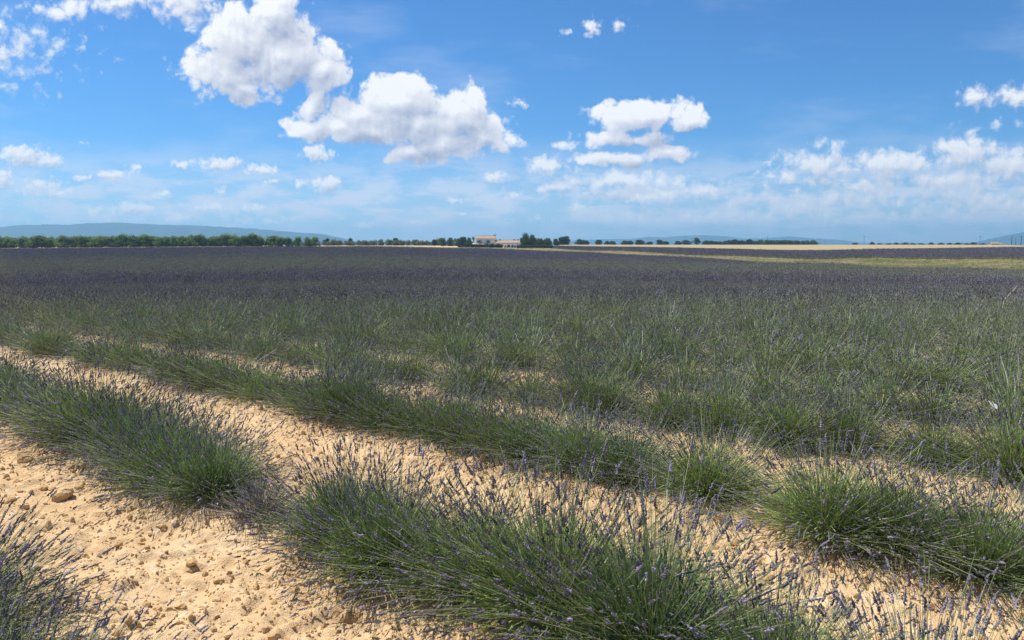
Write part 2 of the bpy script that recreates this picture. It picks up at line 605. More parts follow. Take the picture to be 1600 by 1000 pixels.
FIELD_EDGE = col_pts([(-350, 285), (0, 298), (400, 300), (560, 332), (740, 366), (860, 340), (930, 278), (1000, 250), (1200, 182), (1400, 142), (1600, 115), (1900, 88)])
STRIP_FAR = col_pts([(860, 396), (930, 345), (1000, 292), (1200, 220), (1400, 174), (1600, 151), (1900, 122)])
FIELD2_FAR = col_pts([(868, 436), (1000, 392), (1200, 302), (1290, 280), (1400, 292), (1600, 312), (1900, 330)])
WHEAT_FAR = col_pts([(868, 640), (1000, 640), (1200, 640), (1290, 640), (1400, 640), (1560, 640), (1600, 420), (1900, 440)])


def strip_mesh(name, a, b, mat, lift, n_along=160, n_across=24, rag=0.5):
    """a sheet following the ground between two polylines, its edge turned down into the soil"""
    def resample(pl, n):
        pl = np.array(pl)
        s = np.concatenate([[0], np.cumsum(np.hypot(*np.diff(pl, axis=0).T))])
        t = np.linspace(0, s[-1], n)
        return np.stack([np.interp(t, s, pl[:, 0]), np.interp(t, s, pl[:, 1])], -1)
    A, B = resample(a, n_along), resample(b, n_along)
    jit = lambda s: (fbm(np.arange(n_along) / 3.0, np.zeros(n_along), s, 3) - 0.5)[:, None] * rag * np.array([[0.3, 1.0]])
    A = A + jit(51); B = B + jit(61)
    t = np.linspace(0, 1, n_across)[None, :, None]
    g = A[:, None] * (1 - t) + B[:, None] * t
    x, y = g[..., 0], g[..., 1]
    z = ground_z(x, y) + lift
    z = z + (fbm(x / 1.7, y / 1.7, 71, 2) - 0.5) * lift * 0.5
    z[:, 0] -= lift * 1.6; z[:, -1] -= lift * 1.6; z[0] -= lift * 1.6; z[-1] -= lift * 1.6
    v = np.stack([x, y, z], -1).reshape(-1, 3)
    i, j = np.meshgrid(np.arange(n_along - 1), np.arange(n_across - 1), indexing='ij')
    q = np.stack([i * n_across + j, (i + 1) * n_across + j, (i + 1) * n_across + j + 1, i * n_across + j + 1], -1).reshape(-1, 4)
    return mesh_np(name, v, [q], [mat], smooth=True)


def grass_material(name, stops, scale, lush=0.0):
    m, N, p = material(name, (0.2, 0.2, 0.08), 0.95, 0.05)
    geo = N.node('ShaderNodeNewGeometry').outputs['Position']
    f = N.m('MULTIPLY_ADD', N.noise(geo, scale * 6, 4, 0.65), 0.5, N.m('MULTIPLY', N.noise(geo, scale, 3, 0.55), 0.5))
    if lush:                                       # grows greener towards the damp end of the strip
        f = N.m('SUBTRACT', f, N.ss(N.sep(geo)[0], 45.0, 105.0, 0.0, lush))
    N.put(p.inputs['Base Color'], ramp(N, f, stops))
    return m


GRASS = grass_material('strip_grass', [(0.34, (0.085, 0.105, 0.034)), (0.44, (0.160, 0.145, 0.062)), (0.56, (0.250, 0.205, 0.110)), (0.70, (0.140, 0.135, 0.055))], 0.10, 0.09)
DRYGRASS = grass_material('verge_grass', [(0.36, (0.20, 0.175, 0.085)), (0.5, (0.28, 0.225, 0.12)), (0.64, (0.16, 0.15, 0.07))], 0.08)
WHEAT = grass_material('ripe_wheat', [(0.36, (0.30, 0.235, 0.125)), (0.5, (0.40, 0.315, 0.175)), (0.64, (0.33, 0.265, 0.15))], 0.05)
o = obj('grass_strip', strip_mesh('grass_strip', FIELD_EDGE[5:], STRIP_FAR, GRASS, 0.10))
tag(o, 'strip of dry and green grass between the two lavender fields', 'grass strip', kind='structure')
left_far = col_pts([(-350, 325), (0, 338), (400, 372), (560, 430), (740, 402), (860, 396), (900, 366)])
o = obj('field_verge', strip_mesh('field_verge', FIELD_EDGE[:6] + col_pts([(900, 322)]), left_far, DRYGRASS, 0.06))
tag(o, 'dry straw coloured verge behind the large lavender field', 'verge', kind='structure')
o = obj('wheat_field', strip_mesh('wheat_field', FIELD2_FAR, WHEAT_FAR, WHEAT, 0.55, n_across=60, rag=1.5))
tag(o, 'ripe golden wheat field beyond the second lavender field', 'wheat field', kind='structure')

# ------------------------------------------------------------------ lavender
def tone_material(name, stops, rough=0.8, translucent=0.0, spec=0.15):
    """colour from the mesh's own per-leaf tone plus a tint that differs from plant to plant"""
    m, N, p = material(name, stops[0][1], rough, spec)
    a = N.node('ShaderNodeAttribute', attribute_name='tone').outputs['Fac']
    rnd = N.node('ShaderNodeObjectInfo').outputs['Random']
    c = ramp(N, a, stops)
    h = N.node('ShaderNodeHueSaturation')
    N.put(h.inputs['Hue'], N.lin(rnd, 0, 1, 0.485, 0.515))
    N.put(h.inputs['Saturation'], N.lin(rnd, 0, 1, 1.1, 0.85))
    N.put(h.inputs['Value'], N.lin(N.m('FRACT', N.m('MULTIPLY', rnd, 7.31)), 0, 1, 0.82, 1.18))
    N.put(h.inputs['Color'], c)
    N.put(p.inputs['Base Color'], h.outputs[0])
    if translucent > 0:
        tr = N.node('ShaderNodeBsdfTranslucent')
        N.put(tr.inputs['Color'], h.outputs[0])
        mx = N.node('ShaderNodeMixShader')
        mx.inputs[0].default_value = translucent
        N.t.links.new(p.outputs[0], mx.inputs[1]); N.t.links.new(tr.outputs[0], mx.inputs[2])
        out = [n for n in N.t.nodes if n.type == 'OUTPUT_MATERIAL'][0]
        N.t.links.new(mx.outputs[0], out.inputs[0])
    return m


STEM = tone_material('lavender_stem', [(0.0, (0.125, 0.200, 0.048)), (0.45, (0.300, 0.378, 0.160)), (0.8, (0.48, 0.51, 0.31)), (1.0, (0.62, 0.60, 0.42))], 0.45, 0.15, 0.4)
LEAF = tone_material('lavender_leaf', [(0.0, (0.100, 0.190, 0.032)), (0.6, (0.225, 0.320, 0.090)), (1.0, (0.38, 0.44, 0.23))], 0.6, 0.2, 0.25)
SPIKE = tone_material('lavender_flower', [(0.0, (0.100, 0.093, 0.112)), (0.4, (0.168, 0.153, 0.186)), (0.8, (0.242, 0.212, 0.280)), (1.0, (0.34, 0.28, 0.44))], 0.75, 0.12)


def frames(d):
    ref = np.where(np.abs(d[:, 2:3]) > 0.9, np.array([[1.0, 0, 0]]), np.array([[0, 0, 1.0]]))
    a = np.cross(d, ref); a /= np.linalg.norm(a, axis=1, keepdims=True)
    return a, np.cross(d, a)


def tubes(pts, rad, sides, spin, tone):
    """pts (n,k,3), rad (n,k) -> verts, quads, tone"""
    n, k, _ = pts.shape
    d = pts[:, -1] - pts[:, 0]
    d /= np.linalg.norm(d, axis=1, keepdims=True)
    a, b = frames(d)
    t = spin[:, None] + np.arange(sides)[None] * 2 * math.pi / sides
    ring = a[:, None] * np.cos(t)[..., None] + b[:, None] * np.sin(t)[..., None]
    v = pts[:, :, None] + ring[:, None] * rad[:, :, None, None]
    i, j, s = np.meshgrid(np.arange(n), np.arange(k - 1), np.arange(sides), indexing='ij')
    base = (i * k + j) * sides
    s2 = (s + 1) % sides
    q = np.stack([base + s, base + s2, base + sides + s2, base + sides + s], -1).reshape(-1, 4)
    return v.reshape(-1, 3), q, np.repeat(tone, k * sides)


def lavender_arrays(seed, stems, leaves, thick, segs, spike_sides, whorls, spike_r, size=1.0, lean=(0, 0), flower=0.72, short_share=0.36, spike_len=0.052):
    """stems fanning out of a low leafy cushion, each ending in a flower spike"""
    r = np.random.default_rng(seed)
    n = stems
    az = r.random(n) * 2 * math.pi
    tilt = np.radians(np.clip(82 * r.random(n) ** 0.56 + r.normal(0, 4, n), 0, 87))
    ln = (0.50 + 0.10 * r.normal(0, 1, n)) * size * (1.06 - 0.18 * np.clip((tilt - 0.9) / 0.6, 0, 1))
    short = r.random(n) < short_share
    ln = np.where(short, ln * (0.55 + 0.35 * r.random(n)), ln)
    ln = np.clip(ln, 0.22 * size, 0.76 * size)
    broad = 1.0 + 0.10 * np.cos(2 * az)
    d = np.stack([np.sin(tilt) * np.cos(az), np.sin(tilt) * np.sin(az), np.cos(tilt)], -1)
    d[:, 0] += lean[0]; d[:, 1] += lean[1]
    d /= np.linalg.norm(d, axis=1, keepdims=True)
    root = np.stack([d[:, 0] * 0.26 * size * r.random(n), d[:, 1] * 0.26 * size * r.random(n), 0.015 + 0.03 * r.random(n)], -1)
    t = np.linspace(0, 1, segs + 1)[None, :, None]
    bend = r.normal(0, 0.065, (n, 1, 3)); bend[:, 0, 2] += 0.05 - 0.11 * np.sin(tilt)
    jit = r.normal(0, 0.10, (n, 1, 3))
    pts = root[:, None] + (d[:, None] + jit * 0.5) * (ln * broad)[:, None, None] * t + bend * (t ** 2) * ln[:, None, None] * 1.3
    pts[:, :, 2] = np.maximum(pts[:, :, 2], 0.02 + 0.03 * t[..., 0] * r.random((n, 1)))
    w = np.linspace(1, 0.6, segs + 1)[None]
    tone_s = np.clip(r.normal(0.42, 0.24, n), 0, 1)
    V, Q, T, M = [], [], [], []
    v, q, tt = tubes(pts, np.repeat(thick * w, n, 0) * (0.8 + 0.4 * r.random((n, 1))), 3, r.random(n) * 6, tone_s)
    V.append(v); Q.append(q); T.append(tt)
    # flower spikes
    has = r.random(n) < np.where(short, flower * 0.35, flower)
    p1, dd = pts[has, -1], pts[has, -1] - pts[has, -2]
    dd /= np.linalg.norm(dd, axis=1, keepdims=True)
    m = len(p1)
    sl = (spike_len * (1 + 0.33 * r.normal(0, 1, m))).clip(spike_len * 0.45, spike_len * 1.8) * size
    k = whorls * 2 + 1
    tt_ = np.linspace(0, 1, k)
    prof = np.where(np.arange(k) % 2 == 1, 1.0, 0.55) * np.interp(tt_, [0, .12, .6, 1], [.5, 1, .85, .25])
    ax = np.concatenate([tt_])[None, :, None]
    sp = p1[:, None] - dd[:, None] * 0.004 + dd[:, None] * sl[:, None, None] * ax
    sp = sp + r.normal(0, 0.0016, sp.shape) * (spike_r / 0.006)
    rr = prof[None] * spike_r * (0.75 + 0.5 * r.random((m, 1))) * (0.9 + 0.2 * r.random((m, k)))
    v2, q2, t2 = tubes(sp, rr, spike_sides, r.random(m) * 6, np.clip(r.normal(0.42, 0.30, m), 0, 1))
    # leaves of the cushion
    e = leaves
    az = r.random(e) * 2 * math.pi
    tl = np.radians(86 * np.sqrt(r.random(e)))
    ld = np.stack([np.sin(tl) * np.cos(az), np.sin(tl) * np.sin(az), np.cos(tl)], -1)
    base = ld * (0.10 + 0.27 * r.random((e, 1)) ** 0.8) * size
    base[:, 2] += 0.02
    ld2 = ld + r.normal(0, 0.35, (e, 3)); ld2[:, 2] += 0.15
    ld2 /= np.linalg.norm(ld2, axis=1, keepdims=True)
    a, _ = frames(ld2)
    ll = (0.05 + 0.045 * r.random((e, 1))) * size
    lw = thick * 1.9
    lv = np.stack([base - a * lw * 0.5, base + a * lw * 0.5, base + ld2 * ll * 0.6 + a * lw, base + ld2 * ll, base + ld2 * ll * 0.6 - a * lw], 1)
    lv[:, :, 2] = np.maximum(lv[:, :, 2], 0.01)
    lt = np.repeat(np.clip(r.normal(0.45, 0.25, e), 0, 1), 5)
    i = np.arange(e)[:, None] * 5
    lq = np.concatenate([i, i + 1, i + 2, i + 4], 1); l3 = np.concatenate([i + 4, i + 2, i + 3], 1)
    return (v, q, tt), (v2, q2, t2), (lv.reshape(-1, 3), lq, l3, lt)


def joined(name, parts):
    (v, q, t), (v2, q2, t2), (v3, q3, f3, t3) = parts
    n1, n2 = len(v), len(v) + len(v2)
    idx = np.concatenate([np.zeros(len(q)), np.ones(len(q2)), np.full(len(q3), 2), np.full(len(f3), 2)]).astype(int)
    return mesh_np(name, np.vstack([v, v2, v3]), [np.vstack([q, q2 + n1, q3 + n2]), f3 + n2], [STEM, SPIKE, LEAF], idx, False, np.concatenate([t, t2, t3]))


def plant_meshes(parts):
    (v, q, t), (v2, q2, t2), (v3, q3, f3, t3) = parts
    return (('stem_tuft', mesh_np('stem_tuft', v, [q], [STEM], attr=t)),
            ('flower_tuft', mesh_np('flower_tuft', v2, [q2], [SPIKE], attr=t2)),
            ('leaf_cushion', mesh_np('leaf_cushion', v3, [q3, f3], [LEAF], attr=t3)))


NEAR_KIND = [plant_meshes(lavender_arrays(100 + i, 1000 + 90 * (i % 3), 2800, 0.0017, 4, 4, 5, 0.0066, 1.0, ((i % 3 - 1) * .08, (i % 2) * .06), 0.66)) for i in range(7)]
MID_KIND = [plant_meshes(lavender_arrays(200 + i, 560, 900, 0.0025, 3, 3, 3, 0.0080, 1.0, flower=0.82)) for i in range(6)]
FAR_KIND = [joined('lavender_clump', lavender_arrays(300 + i, 230, 160, 0.0040, 2, 3, 1, 0.0150, 1.0, flower=1.0, short_share=0.15, spike_len=0.066)) for i in range(5)]
HORIZON_KIND = [joined('lavender_clump', lavender_arrays(400 + i, 110, 30, 0.0060, 1, 3, 1, 0.034, 1.0, flower=1.0, short_share=0.0, spike_len=0.12)) for i in range(5)]
GREEN_KIND = [joined('lavender_clump', lavender_arrays(450 + i, 96, 40, 0.0085, 1, 3, 1, 0.026, 1.0, flower=0.72, short_share=0.1, spike_len=0.09)) for i in range(5)]

# where every plant of the large field stands
EDGE = FIELD_EDGE
poly = [(-12.0, -2.0), (6.0, -6.0)] + [(95.0, 55.0)] + EDGE[::-1] + [(-260.0, 200.0)]
rows = []
for k in range(0, 300):
    c = ROW_0 + ROW_GAP * k if k else 0.74
    step = 0.54 if k else 0.38
    s = np.arange(-420, 260, step) + (k * 0.37) % step
    s = s + RNG.normal(0, 0.07, len(s))
    off = RNG.normal(0, 0.05, len(s)) + 0.04 * np.sin(s * 0.7 + k)
    p = s[:, None] * ROW_R + (c + off)[:, None] * ROW_N
    ok = (p[:, 1] > 0.3) & (np.abs(p[:, 0]) < 0.80 * p[:, 1] + 2.0) & (RNG.random(len(s)) > (0.015 if k > 8 else 0.0))
    p, s = p[ok], s[ok]
    ok = inside(poly, p[:, 0], p[:, 1])
    rows.append(np.column_stack([p[ok], np.full(ok.sum(), k), s[ok]]))
P = np.vstack(rows)
# the front rows, plant by plant as the photograph shows them (metres along the row)
FRONT = {1: [-9.3, -8.75, -8.2, -7.65, -7.1, -6.6, -6.1, -5.6, -5.15, -4.65, -3.35, -2.85, -2.35, -1.85, -1.35, -0.85, -0.35, 0.15],
         2: [-9.2, -8.75, -8.3, -7.85, -7.4, -6.95, -6.5, -6.05, -5.6, -5.15, -4.7, -4.25, -3.8, -3.4, -2.95, -2.55, -1.95, -1.15, -0.8, -0.4, 0.0, 0.4, 0.8, 1.2, 1.6]}
for row, ss in FRONT.items():
    P = P[~((P[:, 2] == row) & (P[:, 3] > min(ss) - 0.4))]
    s = np.array(ss)
    p = s[:, None] * ROW_R + (ROW_0 + ROW_GAP * row - np.where(s > -1.3, 0.12, 0.0) * (row == 2) - (0.24 if row == 1 else 0.0) + RNG.normal(0, 0.04, len(s)))[:, None] * ROW_N
    P = np.vstack([P, np.column_stack([p, np.full(len(s), row), s])])
dist = np.hypot(P[:, 0], P[:, 1])
P = P[dist > 1.2]; dist = np.hypot(P[:, 0], P[:, 1])
order = np.argsort(dist)
P, dist = P[order], dist[order]
# does the camera see it?
sx = 800 + FPX * P[:, 0] / (CP * P[:, 1] + SP * 1.45)
sy = 500 + FPX * (-(-1.3 * CP) - SP * P[:, 1]) / (CP * P[:, 1] + SP * 1.3)
reach = 0.55 * FPX / np.maximum(P[:, 1], 0.5)
view = (sx > -reach) & (sx < 1600 + reach) & (sy < 1000 + 0.4 * reach)
P, dist = P[view], dist[view]
N_SINGLE = 300
single, mass = P[:N_SINGLE], P[N_SINGLE:]

z = ground_z(single[:, 0], single[:, 1])
by_row = {}
for i, (x, y, k, s) in enumerate(single):
    by_row.setdefault(int(k), []).append((s, i))
name_of = {}
for k, mem in by_row.items():
    mem.sort()
    for j, (s, i) in enumerate(mem):
        name_of[i] = (k, j, len(mem))


TENS = {3: 'thirty', 4: 'forty', 5: 'fifty', 6: 'sixty', 7: 'seventy'}
TENTH = {4: 'fortieth', 5: 'fiftieth', 6: 'sixtieth', 7: 'seventieth'}


def nth(j):
    w = ['first', 'second', 'third', 'fourth', 'fifth', 'sixth', 'seventh', 'eighth', 'ninth', 'tenth', 'eleventh', 'twelfth', 'thirteenth', 'fourteenth', 'fifteenth',
         'sixteenth', 'seventeenth', 'eighteenth', 'nineteenth', 'twentieth', 'twenty-first', 'twenty-second', 'twenty-third', 'twenty-fourth', 'twenty-fifth', 'twenty-sixth', 'twenty-seventh', 'twenty-eighth', 'twenty-ninth', 'thirtieth']
    return w[j] if j < len(w) else TENS[(j + 1) // 10] + ('' if (j + 1) % 10 == 0 else '-' + w[(j + 1) % 10 - 1]) if (j + 1) % 10 else TENTH[(j + 1) // 10]


for i, (x, y, k, s) in enumerate(single):
    k = int(k)
    near = math.hypot(x, y) < 7.6
    kind = (NEAR_KIND if near else MID_KIND)[int(RNG.integers(7 if near else 6))]
    o = empty('lavender_plant', (x, y, z[i] - 0.015), RNG.random() * 6.283)
    sc = ((0.85 if k < 4 else 0.92) + RNG.normal(0, 0.08)) * (1.04 if k < 2 else 1.0) * (1.03 if k == 1 and s > -3.6 else 1.0)
    o.scale = (sc, sc, sc * ((0.80 if k == 1 else 0.82) + 0.14 * RNG.random()))
    kk, j, n = name_of[i]
    rowname = 'corner row' if k == 0 else 'front row' if k == 1 else nth(k - 1) + ' row'
    if k == 0 or (k == 1 and j * 2 <= n):
        lab = f'lavender bush, {nth(j)} from the left picture edge in the {rowname}'
    else:
        lab = f'lavender bush, {nth(n - 1 - j)} from the right picture edge in the {rowname}'
    if k == 1 and abs(s + 4.65) < 0.03:
        lab = 'dense lavender bush just left of the dead grey clump'
    if k == 1 and abs(s + 3.35) < 0.03:
        lab = 'tall leaning lavender bush just right of the dead grey clump'
    if k == 2 and abs(s + 1.95) < 0.03:
        lab = 'small round lavender bush standing alone before the gap in the second row'
    grp = f'lavender bushes of the {rowname}'
    tag(o, lab, 'lavender', grp)
    for nm, me in kind:
        c = obj(nm, me, o)
        c['kind'] = 'stuff'


DEAD = tone_material('dead_lavender', [(0.0, (0.15, 0.13, 0.11)), (0.5, (0.30, 0.27, 0.24)), (1.0, (0.45, 0.42, 0.38))], 0.9)
q = -3.98 * ROW_R + (ROW_0 + ROW_GAP - 0.36) * ROW_N
dead = empty('dead_lavender_plant', (q[0], q[1], float(ground_z(q[:1], q[1:])[0])))
tag(dead, 'dead grey lavender clump in the gap of the front row', 'dead lavender')
dp = lavender_arrays(900, 260, 300, 0.0022, 3, 3, 1, 0.004, 0.52, flower=0.1)
for nm, (v_, f_, t_) in (('stem_tuft', (dp[0][0], [dp[0][1]], dp[0][2])), ('leaf_cushion', (dp[2][0], [dp[2][1], dp[2][2]], dp[2][3]))):
    obj(nm, mesh_np(nm, v_, f_, [DEAD], attr=t_), dead)['kind'] = 'stuff'


def scatter(name, pts, rot, scale, which, meshes, label, category, kind='stuff', rots3=None):
    """ONE object that holds a mass of small alike things as instances on its points"""
    holder = bpy.data.collections.new(name + '_pieces')
    for i, me in enumerate(meshes):
        ob = bpy.data.objects.new(f'{name}_piece_{i:02d}', me)
        holder.objects.link(ob)
    me = bpy.data.meshes.new(name)
    me.vertices.add(len(pts))
    me.vertices.foreach_set('co', np.asarray(pts, np.float32).ravel())
    a = me.attributes.new('turn', 'FLOAT_VECTOR', 'POINT')
    tv = np.zeros((len(pts), 3), np.float32)
    if rots3 is not None: tv[:] = rots3
    else: tv[:, 2] = rot
    a.data.foreach_set('vector', tv.ravel())
    a = me.attributes.new('size', 'FLOAT', 'POINT'); a.data.foreach_set('value', np.asarray(scale, np.float32))
    a = me.attributes.new('which', 'INT', 'POINT'); a.data.foreach_set('value', np.asarray(which, np.int32))
    ob = obj(name, me)
    tag(ob, label, category, kind=kind)
    ng = bpy.data.node_groups.new(name + '_scatter', 'GeometryNodeTree')
    ng.interface.new_socket('Geometry', in_out='INPUT', socket_type='NodeSocketGeometry')
    ng.interface.new_socket('Geometry', in_out='OUTPUT', socket_type='NodeSocketGeometry')
    nd = ng.nodes.new
    gi, go = nd('NodeGroupInput'), nd('NodeGroupOutput')
    ci = nd('GeometryNodeCollectionInfo'); ci.inputs['Collection'].default_value = holder
    ci.inputs['Separate Children'].default_value = True
    ci.inputs['Reset Children'].default_value = True
    iop = nd('GeometryNodeInstanceOnPoints')

    def named(nm, typ):
        n = nd('GeometryNodeInputNamedAttribute'); n.data_type = typ
        n.inputs['Name'].default_value = nm
        return n.outputs[0]
    iop.inputs['Pick Instance'].default_value = True
    L = ng.links.new
    L(gi.outputs[0], iop.inputs['Points']); L(ci.outputs[0], iop.inputs['Instance'])
    L(named('which', 'INT'), iop.inputs['Instance Index'])
    L(named('turn', 'FLOAT_VECTOR'), iop.inputs['Rotation'])
    L(named('size', 'FLOAT'), iop.inputs['Scale'])
    L(iop.outputs[0], go.inputs[0])
    md = ob.modifiers.new('scatter', 'NODES')
    md.node_group = ng
    return ob


mz = ground_z(mass[:, 0], mass[:, 1])
md_ = np.hypot(mass[:, 0], mass[:, 1])
lod = np.where(md_ < 70, 0, 1)
# less bloom on the slope beyond the dip
less = np.clip(1 - np.abs(np.log(md_ / 140.0)) / 0.62, 0, 1) * 1.3 + (fbm(mass[:, 0] / 30, mass[:, 1] / 30, 81, 3) - 0.5) * 0.8
lod = np.where((lod == 1) & (RNG.random(len(mass)) < less), 2, lod)
which = RNG.integers(0, 5, len(mass)) + 5 * lod
scatter('lavender_field', np.column_stack([mass[:, :2], mz - 0.01]), RNG.random(len(mass)) * 6.283, 0.90 + RNG.normal(0, 0.09, len(mass)), which,
        FAR_KIND + HORIZON_KIND + GREEN_KIND, 'large field of violet grey lavender rows running back to the verge', 'lavender field')

# the second field, beyond the grass strip
poly2 = STRIP_FAR + FIELD2_FAR[::-1]
rr = []
for c in np.arange(150, 420, 1.75):
    s = np.arange(-420, 200, 0.7)
    s = s + RNG.normal(0, 0.07, len(s))
    p = s[:, None] * ROW_R + (c + RNG.normal(0, 0.05, len(s)))[:, None] * ROW_N
    rr.append(p[inside(poly2, p[:, 0], p[:, 1])])
p2 = np.vstack(rr)
scatter('lavender_field', np.column_stack([p2, ground_z(p2[:, 0], p2[:, 1])]), RNG.random(len(p2)) * 6.283, 1.0 + RNG.normal(0, 0.08, len(p2)), RNG.integers(0, 5, len(p2)),
        HORIZON_KIND, 'smaller dark violet lavender field between the grass strip and the wheat', 'lavender field')
print('lavender', len(single), len(mass), len(p2))

# ------------------------------------------------------------------ clods, gravel
CLOD, N_, p_ = material('clod_earth', (0.6, 0.4, 0.2), 0.95, 0.1)
g_ = N_.node('ShaderNodeNewGeometry').outputs['Position']
N_.put(p_.inputs['Base Color'], ramp(N_, N_.noise(g_, 22.0, 4, 0.6), [(0.3, (0.50, 0.31, 0.14)), (0.55, (0.59, 0.39, 0.19)), (0.75, (0.66, 0.49, 0.29))]))
b_ = N_.node('ShaderNodeBump'); b_.inputs['Strength'].default_value = 0.8; b_.inputs['Distance'].default_value = 0.01
N_.put(b_.inputs['Height'], N_.noise(g_, 70.0, 4, 0.6)); N_.put(p_.inputs['Normal'], b_.outputs[0])
PEBBLE, N_, p_ = material('pale_pebble', (0.6, 0.5, 0.36), 0.85, 0.2)
N_.put(p_.inputs['Base Color'], ramp(N_, N_.node('ShaderNodeObjectInfo').outputs['Random'], [(0.0, (0.52, 0.33, 0.16)), (0.4, (0.60, 0.41, 0.20)), (0.8, (0.65, 0.48, 0.27)), (1.0, (0.74, 0.64, 0.48))]))


def rock(name, seed, mat, sub=3, flat=0.62, rough=0.35):
    bm = bmesh.new()
    bmesh.ops.create_icosphere(bm, subdivisions=sub, radius=1.0)
    r = np.random.default_rng(seed)
    planes = r.normal(0, 1, (9, 3)); planes /= np.linalg.norm(planes, axis=1, keepdims=True)
    cut = 0.62 + 0.3 * r.random(9)
    for v in bm.verts:
        p = np.array(v.co)
        for n, c in zip(planes, cut):
            h = p @ n - c
            if h > 0: p = p - n * h * 0.85
        p = p * (1 + rough * 0.25 * math.sin(7 * p[0] + seed) * math.sin(6 * p[1] + 2 * seed) + rough * 0.10 * r.normal())
        v.co = (p[0] * 1.15, p[1] * 0.9, p[2] * flat)
    me = bpy.data.meshes.new(name)
    bm.to_mesh(me); bm.free()
    me.materials.append(mat)
    return me


CLODS = [rock('clod', 10 + i, CLOD, 3) for i in range(6)]
BITS = [rock('pebble', 40 + i, PEBBLE, 1, 0.6) for i in range(6)]


def on_ground(px, py):
    """where the ray through a point of the photograph meets the near ground"""
    gx, gz = ray(px, py)
    t = -CAM_H / gz
    for _ in range(6):
        t = (land1(gx * t, t) + float(soil_relief(np.array([gx * t]), np.array([t]))[0]) - CAM_H) / gz
    return gx * t, t


CLOD_LIST = [  # photograph x, y, width in pixels, label
    (97, 774, 34, 'largest tan clod of earth, left of the front lavender row'),
    (66, 764, 20, 'rounded clod just left of the largest clod'),
    (14, 786, 26, 'tan clod at the left picture edge above the corner lavender'),
    (40, 722, 24, 'low clod below the left end of the front lavender row'),
    (124, 762, 15, 'small clod just right of the largest clod'),
    (313, 842, 24, 'reddish clod in the middle of the lower left bare strip'),
    (300, 882, 22, 'broken clod below the reddish clod on the bare strip'),
    (250, 824, 14, 'small dark clod above left of the reddish clod'),
    (342, 910, 18, 'clod right of the broken clod on the bare strip'),
    (545, 968, 30, 'red brown clod at the foot of the front lavender row near the bottom'),
    (457, 925, 16, 'pale stone at the left foot of the leaning lavender bush'),
    (357, 994, 18, 'pale stone at the bottom edge right of the corner lavender'),
    (338, 936, 14, 'small pale stone in the lower part of the bare strip'),
    (1131, 816, 26, 'tan clod below the small round lavender bush'),
    (1152, 852, 24, 'reddish clod in the bare strip right of the front row'),
    (1118, 858, 16, 'small reddish clod left of the reddish clod on the right strip'),
    (958, 806, 16, 'small clod at the foot of the second lavender row'),
    (880, 800, 16, 'clod under the second lavender row near the middle'),
    (186, 852, 14, 'small clod above the tips of the corner lavender'),
    (282, 950, 20, 'flat clod beside the tips of the corner lavender'),
    (420, 886, 14, 'small clod near the low stems of the leaning bush'),
    (205, 790, 16, 'small clod below the foot of the front lavender row'),
]
for i, (px, py, w, lab) in enumerate(CLOD_LIST):
    x, y = on_ground(px, py)
    r = 0.5 * w / FPX * math.hypot(y, CAM_H) * 0.85
    pale_ = 'pale stone' in lab
    me = CLODS[i % 6] if not pale_ else rock('stone', 80 + i, PEBBLE, 2)
    o = obj('stone' if pale_ else 'earth_clod', me, loc=(x, y, float(ground_z(np.array([x]), np.array([y]))[0]) + r * 0.22))
    o.scale = (r, r, r); o.rotation_euler = (RNG.normal(0, .2), RNG.normal(0, .2), RNG.random() * 6.28)
    tag(o, lab, 'stone' if pale_ else 'clod', 'clods on the bare earth')

n = 26000
a = np.radians(RNG.uniform(-43, 43, n)); d = 2.3 + 9.5 * RNG.random(n) ** 1.25
gx_, gy_ = d * np.sin(a), d * np.cos(a)
sz = 0.0045 + 0.004 * RNG.random(n) + 0.016 * RNG.random(n) ** 9 + 0.0005 * d
scatter('gravel', np.column_stack([gx_, gy_, ground_z(gx_, gy_) - sz * 0.1]), None, sz, RNG.integers(0, 6, n), BITS,
        'small pale stones and crumbs strewn over the bare earth', 'gravel', rots3=RNG.random((n, 3)) * 6.28)
n = 5600
a = np.radians(RNG.uniform(-42, 42, n)); d = 2.4 + 8 * RNG.random(n) ** 1.2
gx_, gy_ = d * np.sin(a), d * np.cos(a)
sz = 0.008 + 0.026 * RNG.random(n) ** 4
scatter('earth_crumbs', np.column_stack([gx_, gy_, ground_z(gx_, gy_) - sz * 0.10]), None, sz, RNG.integers(0, 4, n),
        [rock('crumb', 60 + i, CLOD, 2) for i in range(4)], 'crumbled tan earth lying loose on the bare strips', 'earth', rots3=RNG.random((n, 3)) * 6.28)

# broken stalks and dry leaves lying under the rows
LITTER = tone_material('dry_litter', [(0.0, (0.16, 0.11, 0.06)), (1.0, (0.48, 0.38, 0.24))], 0.9)
sticks = []
for i in range(5):
    r_ = np.random.default_rng(700 + i)
    L_ = 0.05 + 0.05 * r_.random()
    p_ = np.array([[[-L_, 0, 0], [0, 0.01 * r_.normal(), 0.004], [L_, 0.012 * r_.normal(), 0]]])
    v_, q_, t_ = tubes(p_, np.array([[0.0016, 0.0014, 0.0009]]), 3, np.zeros(1), r_.random(1))
    sticks.append(mesh_np('dry_stalk', v_, [q_], [LITTER], attr=t_))
n = 2400
a = np.radians(RNG.uniform(-42, 42, n)); d = 2.4 + 7 * RNG.random(n)
gx_, gy_ = d * np.sin(a), d * np.cos(a)
off = np.abs(((gx_ * ROW_N[0] + gy_ * ROW_N[1] - ROW_0) / ROW_GAP + 0.5) % 1.0 - 0.5)
keep = RNG.random(n) < np.clip(1.25 - 2.4 * off, 0.06, 1)
gx_, gy_ = gx_[keep], gy_[keep]
rot3 = np.column_stack([RNG.normal(0, .15, len(gx_)), RNG.normal(0, .15, len(gx_)), RNG.random(len(gx_)) * 6.28])
